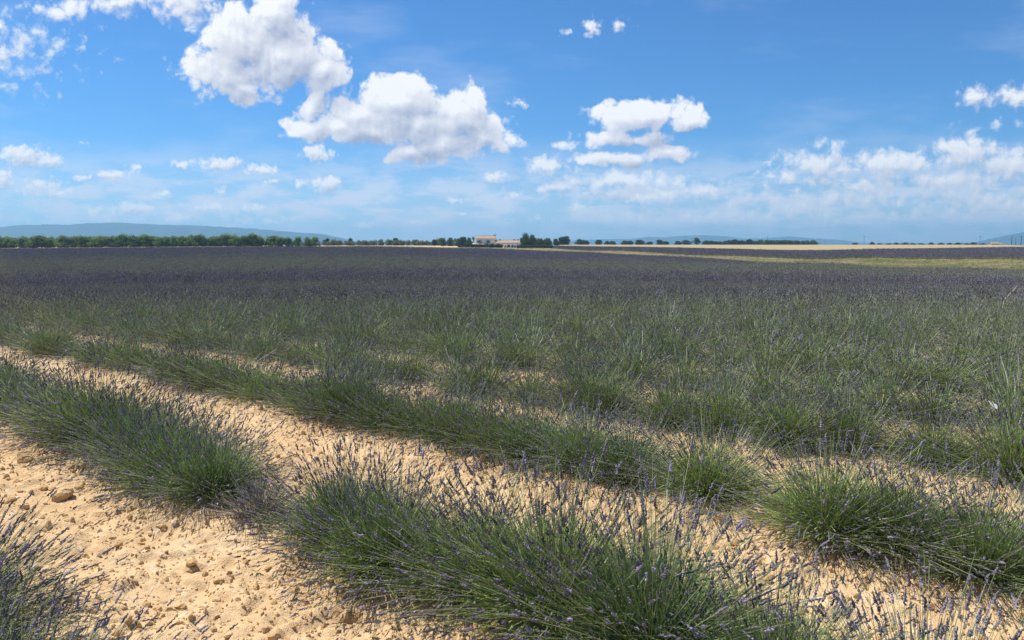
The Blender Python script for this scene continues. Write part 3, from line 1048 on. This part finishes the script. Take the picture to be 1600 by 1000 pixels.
scatter('dry_litter', np.column_stack([gx_, gy_, ground_z(gx_, gy_) + 0.006]), None, 0.5 + 0.7 * RNG.random(len(gx_)), RNG.integers(0, 5, len(gx_)), sticks,
        'dry broken stalks scattered on the soil under the lavender rows', 'litter', rots3=rot3)

# grass tufts on the strip and the verge
TUFT = tone_material('grass_tuft', [(0.0, (0.120, 0.150, 0.045)), (0.5, (0.26, 0.23, 0.105)), (1.0, (0.42, 0.34, 0.18))], 0.9, 0.35)
tufts = []
for i in range(6):
    r_ = np.random.default_rng(760 + i)
    m_ = 22
    a_ = r_.random(m_) * 6.28; t_ = r_.random(m_) * 0.9
    dd_ = np.stack([np.sin(t_) * np.cos(a_), np.sin(t_) * np.sin(a_), np.cos(t_)], -1)
    p_ = r_.normal(0, 0.14, (m_, 1, 3)) * np.array([1, 1, 0]) + dd_[:, None] * (0.22 + 0.2 * r_.random((m_, 1, 1))) * np.array([0, 1.0])[None, :, None]
    v_, q_, tn_ = tubes(p_, np.repeat(np.array([[0.022, 0.004]]), m_, 0), 3, r_.random(m_) * 6, np.clip(r_.normal(0.2 + 0.12 * i, .15, m_), 0, 1))
    tufts.append(mesh_np('grass_tuft', v_, [q_], [TUFT], attr=tn_))
tp = RNG.uniform([-130, 60], [120, 440], (260000, 2))
sel = inside(FIELD_EDGE[5:] + STRIP_FAR[::-1], tp[:, 0], tp[:, 1]) | inside(FIELD_EDGE[:6] + left_far[::-1], tp[:, 0], tp[:, 1])
tp = tp[sel & (np.abs(tp[:, 0]) < 0.76 * tp[:, 1])][:16000]
green = fbm(tp[:, 0] / 14, tp[:, 1] / 9, 91, 3)
kind_ = np.clip(((1.25 - green * 1.1 - 0.0060 * np.clip(tp[:, 0] - 30, 0, 200)) * 6 + RNG.normal(0, 0.8, len(tp))).astype(int), 0, 5)
scatter('dry_grass', np.column_stack([tp, ground_z(tp[:, 0], tp[:, 1]) + 0.04]), RNG.random(len(tp)) * 6.28, 0.28 + 0.35 * RNG.random(len(tp)) ** 2, kind_, tufts,
        'tufts of dry and green grass on the strip and verge round the lavender', 'grass')

# ------------------------------------------------------------------ trees
def foliage_material(name, lo, hi):
    return tone_material(name, [(0.0, lo), (1.0, hi)], 0.7, 0.38)


BARK, N_, p_ = material('bark', (0.12, 0.09, 0.065), 0.95, 0.1)
N_.put(p_.inputs['Base Color'], ramp(N_, N_.noise(N_.node('ShaderNodeTexCoord').outputs['Object'], 9.0, 4, 0.6), [(0.35, (0.07, 0.05, 0.035)), (0.65, (0.17, 0.13, 0.10))]))
ORCHARD = foliage_material('orchard_leaves', (0.100, 0.175, 0.036), (0.265, 0.355, 0.100))
OLIVE = foliage_material('olive_leaves', (0.13, 0.15, 0.07), (0.30, 0.31, 0.17))
DARK = foliage_material('dark_leaves', (0.030, 0.055, 0.020), (0.095, 0.125, 0.045))
OAK = foliage_material('oak_leaves', (0.055, 0.095, 0.026), (0.150, 0.195, 0.062))


def leaf_cloud(seed, clumps, leaf, per_area):
    """leaf faces spread over and inside a set of ellipsoid clumps (centre, radii)"""
    r = np.random.default_rng(seed)
    C, D = [], []
    for c, rad in clumps:
        n = max(12, int(per_area * (rad[0] * rad[2] + rad[0] * rad[1])))
        d = r.normal(0, 1, (n, 3)); d /= np.linalg.norm(d, axis=1, keepdims=True)
        t = 0.45 + 0.75 * r.random((n, 1)) ** 0.7
        C.append(np.array(c) + d * t * np.array(rad)); D.append(d)
    C, D = np.vstack(C), np.vstack(D)
    keep = C[:, 2] > 0.08
    C, D = C[keep], D[keep]
    n = len(C)
    nr = D + r.normal(0, 0.6, (n, 3)); nr /= np.linalg.norm(nr, axis=1, keepdims=True)
    a, b = frames(nr)
    s = leaf * (0.6 + 0.8 * r.random((n, 1)))
    v = np.stack([C - a * s * .5, C + b * s * .35 + nr * s * .08, C + a * s * .6, C - b * s * .35 + nr * s * .08], 1)
    tone = np.clip(r.normal(0.5, 0.25, n), 0, 1)
    return v.reshape(-1, 3), np.arange(n * 4).reshape(-1, 4), np.repeat(tone, 4)


def tree_kind(seed, h, w, mat, low=0.12, leaf=0.3, dens=70, n=11, cone=0.0):
    """(crown mesh, trunk mesh) of one tree form"""
    r = np.random.default_rng(seed)
    cl = []
    skew = r.normal(0, 0.10, 2) * w
    for i in range(n):
        t = (i + r.random()) / n
        zz = h * (low + (0.90 - low) * t)
        span = w * 0.5 * (math.sin(math.pi * min(1, 0.20 + 0.76 * t)) ** 0.55 * (1 - cone * t)) * (0.75 + 0.5 * r.random())
        a = i * 2.4 + r.normal(0, .6)
        rr = w * (0.13 + 0.14 * r.random()) * (1 - 0.5 * cone * t)
        off = max(0, span - rr * 0.6) * (0.35 + 0.65 * r.random())
        cl.append(((math.cos(a) * off + skew[0] * t, math.sin(a) * off + skew[1] * t, max(zz + r.normal(0, .05 * h), rr * .6)), (rr, rr, rr * (0.7 + 0.5 * r.random()))))
    for i in range(5):                             # shoots standing out of the outline
        a, t = r.random() * 6.28, 0.55 + 0.45 * r.random()
        rr = w * 0.07
        cl.append(((math.cos(a) * w * .36 * (1.1 - .6 * t), math.sin(a) * w * .36 * (1.1 - .6 * t), h * (t * .97)), (rr, rr, rr * 2.0)))
    v, q, t = leaf_cloud(seed, cl, leaf, dens)
    crown = mesh_np('crown', v, [q], [mat], attr=t)
    mb = MB().tube([(0, 0, -0.3), (0.03 * w, 0, h * .25), (0, 0.02 * w, h * .55), (0, 0, h * .85)], [0.045 * h * .6, 0.032 * h * .6, 0.02 * h * .6, 0.004 * h], 7)
    for c, _ in cl[1::2]:
        mb.tube([(0, 0, max(h * .12, c[2] - h * .3)), (c[0] * .6, c[1] * .6, c[2] - h * .08), c], [0.014 * h, 0.008 * h, 0.003 * h], 5)
    return crown, mb.mesh('trunk', BARK, True)


KINDS = {
    'orchard': [tree_kind(500 + i, 5.0, 4.6, ORCHARD, 0.06, 0.30, 95, 17) for i in range(9)],
    'olive': [tree_kind(520 + i, 3.0, 4.2, OLIVE, 0.10, 0.28, 90, 12) for i in range(5)],
    'dark': [tree_kind(540 + i, 6.0, 6.0, DARK, 0.08, 0.38, 75, 17) for i in range(5)],
    'oak': [tree_kind(560 + i, 6.0, 6.4, OAK, 0.06, 0.36, 80, 18) for i in range(5)],
    'cypress': [tree_kind(580 + i, 6.0, 2.0, DARK, 0.06, 0.28, 120, 12, 0.55) for i in range(2)],
    'round': [tree_kind(590, 6.0, 5.2, DARK, 0.34, 0.36, 90, 12)],
}
BASE_H = {'orchard': 5.0, 'olive': 3.0, 'dark': 6.0, 'oak': 6.0, 'cypress': 6.0, 'round': 6.0}
BASE_W = {'orchard': 4.3, 'olive': 4.2, 'dark': 6.0, 'oak': 6.4, 'cypress': 2.0, 'round': 5.2}


def plant_tree(name, kind, px, depth, h, w, label, group):
    x, y, z = spot(px, depth)
    o = empty(name, (x, y, z - 0.05), RNG.random() * 6.283)
    sw = w / BASE_W[kind]
    o.scale = (sw, sw, h / BASE_H[kind])
    tag(o, label, 'tree', group)
    c, t = KINDS[kind][int(RNG.integers(len(KINDS[kind])))]
    obj('crown', c, o); obj('trunk', t, o)
    return o


# the orchard on the left: the front trees one by one, and a second rank behind them
xs, x = [], -28.0
while x < 400:
    xs.append(x + RNG.normal(0, 1.3)); x += 11.2
front_list = [(x, None) for x in xs] + [(411, 13), (425, 14), (440, 12), (452, 11), (467, 12), (483, 11), (494, 12)]
for i, (px, hp) in enumerate(front_list):
    d = 348 + 26 * max(0, px) / 500
    h = (hp + 2.5 if hp else 16.2 + RNG.normal(0, 1.6)) * d / FPX
    plant_tree('orchard_tree', 'orchard', px, d, h, h * (1.05 + 0.5 * RNG.random()), f'bushy green orchard tree, {nth(i)} from the left edge in the left tree line', 'front orchard trees')
for i, px in enumerate(np.arange(-24, 400, 12.0)):
    d = 362 + 26 * max(0, px) / 500
    plant_tree('orchard_tree', 'orchard', px + RNG.normal(0, 2), d, 5.2 + RNG.normal(0, .25), 4.8, f'half hidden orchard tree in the rear rank on the left, {nth(i)} from the left edge', 'rear orchard trees')

# low pale olives and darker trees behind the verge, centre left
for i, px in enumerate(np.arange(508, 690, 6.6)):
    d = 520
    plant_tree('olive_tree', 'olive', px + RNG.normal(0, 1.2), d, 3.3 + RNG.normal(0, .35), 5.4 + RNG.normal(0, .5), f'low pale grey green olive tree, {nth(i)} right of the orchard', 'olives behind the verge')
SINGLE = [  # kind, px, depth, height px, width px, label
    ('dark', 513, 540, 9.5, 8, 'dark tree at the left end of the pale olives'),
    ('dark', 550, 540, 11, 8, 'dark upright tree above the pale olives, left of the middle of their row'),
    ('dark', 619, 545, 11, 9, 'dark tree rising over the middle of the pale olive row'),
    ('oak', 652, 540, 8, 9, 'small green tree over the right part of the pale olive row'),
    ('dark', 680, 500, 8, 8, 'small dark tree at the right end of the pale olives'),
    ('oak', 693, 452, 11.5, 12, 'green tree farthest left of the farmhouse group'),
    ('oak', 704, 455, 11, 12, 'green tree, second left of the farmhouse group'),
    ('oak', 714, 450, 11, 12, 'green tree, third left of the farmhouse group'),
    ('dark', 724, 452, 13, 13, 'dark round tree left of the cypress'),
    ('oak', 733, 448, 11, 11, 'green tree between the dark round tree and the cypress'),
    ('cypress', 740.5, 421, 16.5, 7, 'dark narrow cypress at the left corner of the farmhouse'),
    ('oak', 820, 420, 18, 17, 'large green tree right of the low wing'),
    ('oak', 831, 424, 16, 14, 'green tree behind the large tree right of the wing'),
    ('oak', 842, 430, 12, 14, 'bushy tree right of the large tree by the farmhouse'),
    ('oak', 855, 430, 11.5, 15, 'bushy tree at the right end of the right hedge'),
    ('dark', 867, 560, 9, 8, 'small dark tree left of the big dark tree beyond the field'),
    ('dark', 876, 560, 12.5, 12, 'big dark tree beyond the field, left half of the pair'),
    ('dark', 884, 560, 13, 12, 'big dark tree beyond the field, right half of the pair'),
    ('dark', 907, 700, 8, 12, 'dark tree left of the pointed dark tree on the skyline'),
    ('cypress', 911, 700, 9, 5, 'pointed dark tree on the skyline right of the farmhouse'),
    ('dark', 916, 700, 6, 9, 'low dark tree right of the pointed dark tree'),
    ('dark', 935, 760, 7.5, 11, 'small rounded skyline tree standing alone'),
    ('dark', 949, 760, 5.5, 9, 'low skyline tree right of the lone rounded one'),
    ('dark', 957, 760, 6, 9, 'low skyline tree, second right of the lone rounded one'),
    ('dark', 974, 760, 6, 10, 'skyline tree at the left end of the dark clump'),
    ('dark', 983, 760, 6, 11, 'skyline tree in the middle of the dark clump'),
    ('dark', 998, 760, 8, 13, 'tallest round tree at the right end of the dark clump'),
    ('dark', 1013, 800, 5, 11, 'low skyline tree right of the dark clump'),
    ('dark', 1030, 800, 7, 13, 'dome shaped skyline tree between the clump and the lollipop tree'),
    ('dark', 1040, 800, 5, 9, 'low tree against the right side of the dome shaped tree'),
    ('dark', 1057, 800, 6, 10, 'small skyline tree, second left of the lollipop tree'),
    ('dark', 1072, 800, 6.5, 14, 'spreading skyline tree just left of the lollipop tree'),
    ('round', 1087, 780, 9.5, 11.5, 'round lollipop tree on a bare trunk, on the skyline'),
]
for kind, px, d, hp, wp, lab in SINGLE:
    plant_tree('skyline_tree' if d > 540 else 'cypress_tree' if kind == 'cypress' else 'tree', kind, px, d, (hp + 1.0) * d / FPX, wp * d / FPX * 1.3, lab, 'trees along the far edge')
for i, px in enumerate(np.arange(1101, 1270, 7.2)):
    hp = 7.0 if px < 1142 else 9.0 if px < 1168 else 7.4
    plant_tree('hedgerow_tree', 'dark' if px < 1170 else 'oak', px + RNG.normal(0, 1), 780, (hp + RNG.normal(0, .7)) * 780 / FPX, (11 + 4 * RNG.random()) * 780 / FPX,
               f'dark hedgerow tree, {nth(i)} from the left in the long row right of the lollipop tree', 'hedgerow right of centre')
for i, px in enumerate([1333, 1360, 1372, 1385, 1398, 1410, 1424, 1437, 1452, 1466, 1480, 1494, 1506, 1518, 1533]):
    plant_tree('far_bush', 'dark', px, 900, 2.4 + RNG.random() * 1.4, 6.5 + 3 * RNG.random(), f'tiny dark bush on the right horizon, {nth(i)} from the left', 'bushes on the right horizon')


def hedge(px0, px1, depth, h, label):
    x0, y0, z0 = spot(px0, depth); x1, _, z1 = spot(px1, depth)
    o = empty('hedge', ((x0 + x1) / 2, depth, (z0 + z1) / 2 - 0.1))
    L = x1 - x0
    n = max(4, int(L / 1.1))
    cl = [((-L / 2 + L * (i + .5) / n, RNG.normal(0, .1), h * .5), (L / n * .8, .8, h * (.5 + .06 * RNG.normal()))) for i in range(n)]
    v, q, t = leaf_cloud(int(px0), cl, 0.26, 330)
    obj('foliage', mesh_np('foliage', v, [q], [DARK], attr=t), o)
    mb = MB()
    for i in range(n):
        mb.tube([(cl[i][0][0], 0, -0.2), (cl[i][0][0], 0, h * .7)], [0.05, 0.02], 5)
    obj('woody_stems', mb.mesh('woody_stems', BARK), o)['kind'] = 'stuff'
    tag(o, label, 'hedge')


hedge(716, 760, 401, 2.0, 'clipped dark hedge in front of the two storey house')
hedge(764, 785, 399, 1.9, 'short dark hedge between the house and the white terrace')
hedge(808, 864, 396, 1.7, 'long clipped dark hedge right of the white terrace')
for px, kind, hp, wp, lab in ((761.5, 'oak', 6, 5, 'light green shrub in front of the house'), (769, 'dark', 7, 7, 'dark reddish shrub before the join of house and wing')):
    plant_tree('shrub', kind, px, 400, hp * 400 / FPX, wp * 400 / FPX, lab, 'shrubs by the house')

# ------------------------------------------------------------------ farmhouse
def plaster(name, c, s=1.2):
    m, N, p = material(name, c, 0.9, 0.1)
    f = N.noise(N.node('ShaderNodeTexCoord').outputs['Object'], s, 5, 0.65)
    N.put(p.inputs['Base Color'], ramp(N, f, [(0.3, tuple(k * 0.82 for k in c)), (0.6, c), (0.8, tuple(min(1, k * 1.08) for k in c))]))
    return m


CREAM = plaster('cream_render', (0.95, 0.92, 0.82))
WHITEWASH = plaster('white_render', (0.90, 0.89, 0.86))
TILE, N_, p_ = material('roman_tile', (0.5, 0.26, 0.15), 0.85, 0.15)
N_.put(p_.inputs['Base Color'], ramp(N_, N_.noise(N_.node('ShaderNodeTexCoord').outputs['Object'], 3.5, 4, 0.7), [(0.3, (0.34, 0.20, 0.13)), (0.5, (0.50, 0.35, 0.24)), (0.7, (0.58, 0.47, 0.35))]))
BLUE = plaster('blue_paint', (0.24, 0.36, 0.60))
DARKBLUE = plaster('navy_paint', (0.03, 0.05, 0.14))
GLASS, N_, p_ = material('window_glass', (0.05, 0.07, 0.10), 0.08, 0.5)
STONE = plaster('chimney_stone', (0.40, 0.34, 0.27))
WHITE = plaster('white_paint', (0.82, 0.82, 0.82))
TERRACOTTA = plaster('terrace_paving', (0.50, 0.30, 0.20))
TEAL = plaster('teal_cloth', (0.02, 0.20, 0.16))

HD = 410.0
K = HD / FPX                       # metres per photograph pixel at the house


def hx(px): return (px - 800.0) * K


def tiled_roof(parent, x0, x1, y0, y1, ze, zr, name='roof'):
    """gable roof, ridge along x, with rows of half-round tiles running down the front and back slopes"""
    rf = empty(name); rf.parent = parent
    ym = (y0 + y1) / 2
    mb = MB()
    th = 0.14
    mb.add([(x0, y0, ze), (x1, y0, ze), (x1, ym, zr), (x0, ym, zr), (x0, y1, ze), (x1, y1, ze),
            (x0, y0, ze - th), (x1, y0, ze - th), (x1, ym, zr - th), (x0, ym, zr - th), (x0, y1, ze - th), (x1, y1, ze - th)],
           [(0, 1, 2, 3), (3, 2, 5, 4), (7, 6, 9, 8), (8, 9, 10, 11), (0, 6, 7, 1), (4, 5, 11, 10), (0, 3, 9, 6), (3, 4, 10, 9), (1, 7, 8, 2), (2, 8, 11, 5)])
    mb.build('roof_deck', TILE, rf)
    rows = MB()
    n = int((x1 - x0) / 0.36)
    for i in range(n):
        xx = x0 + (i + .5) * (x1 - x0) / n
        for (ya, yb) in ((y0 - 0.06, ym), (y1 + 0.06, ym)):
            rows.tube([(xx, ya, ze + 0.03 + RNG.normal(0, .01)), (xx, yb, zr + 0.03)], [0.11, 0.09], 6)
    o = rows.build('tile_courses', TILE, rf); o['kind'] = 'stuff'
    MB().tube([(x0, ym, zr + .08), (x1, ym, zr + .08)], [0.14, 0.14], 8).build('ridge_tiles', TILE, rf)['kind'] = 'stuff'
    return rf


def gable_walls(parent, x0, x1, y0, y1, z0, ze, zr, mat):
    ym = (y0 + y1) / 2
    mb = MB()
    mb.add([(x0, y0, z0), (x1, y0, z0), (x1, y1, z0), (x0, y1, z0), (x0, y0, ze), (x1, y0, ze), (x1, y1, ze), (x0, y1, ze), (x0, ym, zr), (x1, ym, zr)],
           [(0, 1, 5, 4), (1, 2, 6, 9, 5), (2, 3, 7, 6), (3, 0, 4, 8, 7), (3, 2, 1, 0), (4, 5, 9, 8), (7, 8, 9, 6)])
    return mb.build('wall', mat, parent)


def window(parent, x, y, z, w, h, shutters=None, name='window'):
    wd = empty(name, (x, y, z)); wd.parent = parent
    MB().box(-w / 2, w / 2, -.03, .02, 0, h).build('pane', GLASS, wd)
    f = MB()
    for a, b, c, d in ((-w / 2 - .07, -w / 2, -.07, h + .07), (w / 2, w / 2 + .07, -.07, h + .07), (-w / 2, w / 2, h, h + .07), (-w / 2, w / 2, -.07, 0), (-.03, .03, 0, h)):
        f.box(a, b, -.07, .01, c, d)
    f.build('frame', WHITE, wd)
    if shutters:
        for sgn in (-1, 1):
            c = sgn * (w / 2 + .1 + w * .27)
            MB().box(c - w * .26, c + w * .26, -.08, -.02, -.05, h + .05).build('shutter', shutters, wd)
    return wd


hz = land1(hx(765), HD)
house = empty('farmhouse', (0, 0, 0))
tag(house, 'two storey cream farmhouse with tiled roof and blue shutters', 'house')
x0, x1 = hx(744), hx(773.4)
gable_walls(house, x0, x1, HD, HD + 8, hz - .6, hz + 4.8, hz + 6.25, CREAM)
tiled_roof(house, x0 - .4, x1 + .4, HD - .55, HD + 8.55, hz + 4.72, hz + 6.35)
MB().box(x0 - .02, x1 + .02, HD - .12, HD - .003, hz + 4.25, hz + 4.55).build('eaves_shade_band', WHITE, house)  # added strip standing in for the shade the eaves throw on the wall
for px, w, h, zz, sh in ((749.5, 1.1, 1.3, 2.55, BLUE), (763, 1.2, 1.9, 2.0, BLUE), (756, 0.9, 1.0, 0.7, None)):
    window(house, hx(px), HD - .02, hz + zz, w, h, sh)
porch = empty('porch'); porch.parent = house
pw0, pw1 = hx(738.5), hx(759)
MB().add([(pw0, HD - 3.0, hz + 1.55), (pw1, HD - 3.0, hz + 1.55), (pw1, HD - .01, hz + 2.35), (pw0, HD - .01, hz + 2.35),
          (pw0, HD - 3.0, hz + 1.42), (pw1, HD - 3.0, hz + 1.42), (pw1, HD - .01, hz + 2.22), (pw0, HD - .01, hz + 2.22)],
         [(0, 1, 2, 3), (7, 6, 5, 4), (0, 4, 5, 1), (1, 5, 6, 2), (2, 6, 7, 3), (3, 7, 4, 0)]).build('porch_roof', TILE, porch)
for px in (739.5, 748, 757.5):
    MB().box(hx(px) - .15, hx(px) + .15, HD - 2.9, HD - 2.6, hz - .5, hz + 1.5).build('post', CREAM, porch)
ch = MB().box(x1 - .75, x1 - .05, HD + 3.4, HD + 4.2, hz + 5.7, hz + 6.9).build('chimney', STONE, house)
dish = MB()
for i in range(5):
    dish.tube([(hx(774.3), HD + 3.0 + .05 * i, hz + 7.1), (hx(774.3), HD + 3.05 + .05 * i, hz + 7.1)], [0.42 - .09 * i, 0.36 - .09 * i], 14)
dish.tube([(hx(774.3), HD + 3.3, hz + 5.6), (hx(774.3), HD + 3.3, hz + 7.05)], [.04, .04], 6)
dish.build('satellite_dish', WHITE, house)

wing = empty('farmhouse_wing', (0, 0, 0))
tag(wing, 'low cream wing with a long tiled roof, right of the two storey house', 'house')
w0, w1 = hx(773.9), hx(811)
gable_walls(wing, w0, w1, HD - 2, HD + 6, hz - 1.0, hz + 2.55, hz + 3.85, CREAM)
tiled_roof(wing, w0 - .05, w1 + .45, HD - 2.6, HD + 6.6, hz + 2.45, hz + 3.95)
for px in (781, 803.5, 809):
    MB().box(hx(px) - .45, hx(px) + .45, HD + 1.4, HD + 2.2, hz + 3.4, hz + 4.45).build('chimney', STONE, wing)
window(wing, hx(778.5), HD - 2.02, hz + .7, 1.1, 1.2, BLUE)
MB().box(w0 + .2, w0 + 4.6, HD - 3.6, HD - 3.3, hz - .8, hz + 1.2).build('garden_wall', CREAM, wing)

terrace = empty('terrace_room', (0, 0, 0))
tag(terrace, 'white terrace room with a dark blue door at the front of the wing', 'house')
t0, t1 = hx(786.8), hx(806.5)
MB().box(t0, t1, HD - 6.0, HD - 2.65, hz - 1.2, hz + 1.85).build('wall', WHITEWASH, terrace)
MB().box(t0 - .15, t1 + .15, HD - 6.2, HD - 2.62, hz + 1.86, hz + 2.02).build('roof_slab', WHITE, terrace)
dr = MB().box(hx(793), hx(796.8), HD - 6.10, HD - 6.02, hz - .95, hz + 1.35).build('door', DARKBLUE, terrace)
MB().box(hx(796.3), hx(796.5), HD - 6.16, HD - 6.10, hz + .1, hz + .2).build('handle', WHITE, dr)
for px in (790, 804.5):
    window(terrace, hx(px), HD - 6.02, hz - .2, 1.0, 1.2)
MB().box(hx(799), hx(802.4), HD - 6.14, HD - 6.04, hz - .1, hz + 1.3).build('awning_cloth', TEAL, terrace)
MB().box(t0 - .5, t1 + 1.0, HD - 9.2, HD - 6.2, hz - 1.6, hz - 1.02).build('terrace_floor', TERRACOTTA, terrace)

# far farm on the right horizon
fd = 900.0
fx, fy, fz = spot(1549, fd)
farm = empty('far_farmhouse', (fx, fd, fz))
tag(farm, 'tiny far farmhouse with a red roof on the right horizon', 'house')
gable_walls(farm, -4.5, 4.5, -3, 4, -.4, 2.3, 3.6, STONE)
tiled_roof(farm, -4.9, 4.9, -3.5, 4.5, 2.22, 3.7)
shed = empty('far_shed', (spot(1560, fd)[0], fd + 3, spot(1560, fd)[2]))
tag(shed, 'tiny pale shed right of the far red roofed farmhouse', 'shed')
gable_walls(shed, -3, 3, -2.5, 2.5, -.4, 1.5, 2.0, STONE)
tiled_roof(shed, -3.2, 3.2, -2.8, 2.8, 1.48, 2.1)

# ------------------------------------------------------------------ utility poles
WOOD = plaster('pole_wood', (0.085, 0.075, 0.065), 2.0)
CERAMIC, N_, p_ = material('insulator', (0.35, 0.38, 0.40), 0.3, 0.5)
for px, d, top, lab in ((1347, 700, 368.5, 'slender utility pole standing alone over the wheat field'), (1369, 1150, 375.5, 'faint far utility pole right of the lone slender pole'),
                        (1287, 1200, 375.5, 'faint far utility pole just right of the hedgerow'), (1197, 800, 369, 'thin pole rising out of the hedgerow'),
                        (1078.5, 780, 372.5, 'thin pole left of the lollipop tree'),
                        (1527, 690, 368.5, 'utility pole left of the far red roofed farmhouse'), (1576.5, 520, 369.5, 'leftmost dark pole of the four at the right edge'),
                        (1582.5, 640, 372.5, 'second pole of the four at the right edge'), (1591, 520, 368.5, 'tallest pole of the four at the right edge'),
                        (1597, 640, 373, 'rightmost pole of the four at the right edge')):
    x, y, z = spot(px, d)
    h = CAM_H + (HORIZON - top) / FPX * d - z
    o = empty('utility_pole', (x, y, z), RNG.normal(0.5, .2))
    fat = 0.26 if d < 600 else 0.17
    MB().tube([(0, 0, -0.5), (0, 0, h)], [fat, fat * .6], 8).build('post', WOOD, o)
    MB().box(-.9, .9, -.08, .08, h - .75, h - .58).build('crossarm', WOOD, o)
    for xx in (-.8, 0, .8):
        MB().tube([(xx, 0, h - .58), (xx, 0, h - .45), (xx, 0, h - .32)], [.05, .09, .04], 6).build('insulator', CERAMIC, o)
    tag(o, lab, 'utility pole', 'utility poles on the plain')

# ------------------------------------------------------------------ white butterfly over the lavender
BUTTERFLY = plaster('butterfly_wing', (0.86, 0.86, 0.80), 30.0)
BODY_B = plaster('butterfly_body', (0.10, 0.09, 0.08), 30.0)
gx_, gz_ = ray(1552, 634)
t_ = 4.8
bf = empty('butterfly', (gx_ * t_, t_, CAM_H + gz_ * t_), 0.5)
bf.rotation_euler = (0.75, 0.42, 0.25)
bf.scale = (1.3, 1.3, 1.3)
tag(bf, 'white butterfly with open wings hovering over the lavender at the right edge', 'butterfly')
for s in (-1, 1):
    outline = [(0, .010), (.010, .017), (.024, .021), (.030, .014), (.026, .002), (.022, -.008), (.013, -.017), (.004, -.012), (0, -.006)]
    v = [(s * px, py, 0.10 * px + .0008) for px, py in outline] + [(s * px, py, 0.10 * px) for px, py in outline]
    n = len(outline)
    fs = [tuple(range(n)), tuple(reversed(range(n, 2 * n)))] + [(i, (i + 1) % n, n + (i + 1) % n, n + i) for i in range(n)]
    MB().add(v, fs).build('wing', BUTTERFLY, bf)
MB().tube([(0, -.014, 0), (0, 0, .001), (0, .010, .001), (0, .015, 0)], [.0010, .0022, .0026, .0012], 8).build('body', BODY_B, bf, True)

# ------------------------------------------------------------------ mountains
def mountain_range(name, prof, depth, run, seed, label, mat):
    """a ridge with its slopes, from the skyline it shows: (photograph x, y) at a depth"""
    prof = np.array(prof, float)
    xs = np.linspace(prof[0, 0], prof[-1, 0], 260)
    top = (HORIZON - np.interp(xs, prof[:, 0], prof[:, 1])) / FPX * depth
    top = np.maximum(top + (fbm(xs / 9.0, xs * 0, seed, 4, 0.6) - 0.5) * 0.05 * top.max(), 0.5)
    t = np.linspace(-1, 1, 40)
    T, X = np.meshgrid(t, xs)
    H = np.repeat(top[:, None], len(t), 1)
    gully = fbm(X / 6.0 + T * 1.4, T * 2.0, seed + 9, 4, 0.55) - 0.5
    shape = (1 - np.abs(T) ** 1.3)
    z = H * np.clip(shape * (1 + 0.55 * gully * (1 - np.exp(-3 * np.abs(T)))), 0, 1.0) - 6 * np.abs(T)
    y = depth + T * run
    x = (X - 800) / FPX * depth
    v = np.stack([x, y, z + 1.0], -1).reshape(-1, 3)
    n, k = X.shape
    i, j = np.meshgrid(np.arange(n - 1), np.arange(k - 1), indexing='ij')
    q = np.stack([i * k + j, (i + 1) * k + j, (i + 1) * k + j + 1, i * k + j + 1], -1).reshape(-1, 4)
    o = obj(name, mesh_np(name, v, [q], [mat], smooth=True))
    tag(o, label, 'mountain', kind='structure')


ROCKY, N_, p_ = material('wooded_slope', (0.08, 0.09, 0.06), 0.95, 0.05)
g_ = N_.node('ShaderNodeNewGeometry').outputs['Position']
N_.put(p_.inputs['Base Color'], ramp(N_, N_.noise(g_, 0.004, 5, 0.6), [(0.35, (0.018, 0.032, 0.024)), (0.55, (0.030, 0.046, 0.034)), (0.7, (0.07, 0.08, 0.07))]))
mountain_range('mountain', [(-420, 372), (-200, 362), (0, 355), (40, 352.5), (80, 350.5), (115, 351.5), (150, 349), (185, 347.5), (215, 349), (260, 351), (300, 352), (350, 354.5),
                            (400, 357.5), (440, 361), (500, 365), (530, 370.5), (548, 377), (566, 384)], 6500, 1100, 600, 'long blue mountain ridge behind the orchard on the left', ROCKY)
mountain_range('mountain', [(850, 383), (900, 375), (950, 373.5), (985, 373), (1012, 370), (1040, 370.5), (1070, 368), (1100, 367.5), (1130, 369), (1165, 373), (1200, 371.5), (1232, 369),
                            (1262, 372), (1300, 374), (1330, 378), (1370, 383)], 9000, 850, 620, 'faint far mountains on the horizon right of the farmhouse', ROCKY)
mountain_range('mountain', [(1270, 384), (1300, 380), (1350, 381.5), (1385, 379.5), (1420, 379), (1450, 381), (1500, 379), (1550, 380), (1620, 379), (1700, 381), (1760, 384)], 7000, 700, 640,
               'low hazy hills along the right horizon', ROCKY)
mountain_range('mountain', [(1535, 384), (1560, 377), (1585, 368), (1600, 362.5), (1650, 354), (1720, 351), (1800, 360), (1900, 380)], 7000, 900, 660, 'blue mountain flank rising at the right edge', ROCKY)

# ------------------------------------------------------------------ haze
HAZE = bpy.data.materials.new('summer_haze')
HAZE.use_nodes = True
HAZE.cycles.volume_sampling = 'DISTANCE'
nt = HAZE.node_tree
nt.nodes.clear()
ho = nt.nodes.new('ShaderNodeOutputMaterial')
pv = nt.nodes.new('ShaderNodeVolumePrincipled')
pv.inputs['Color'].default_value = (0.38, 0.72, 1.0, 1)
pv.inputs['Density'].default_value = 1.7e-4
pv.inputs['Anisotropy'].default_value = 0.2
nt.links.new(pv.outputs[0], ho.inputs['Volume'])
zmin = min(float(np.min([v.co.z for v in bpy.data.objects['ground'].data.vertices])), -8.0) - 1.0
hz_o = MB().box(-10600, 10600, -10600, 10600, zmin, 232.0).build('haze', HAZE)
tag(hz_o, 'pale blue summer haze over the plain', 'haze', kind='stuff')
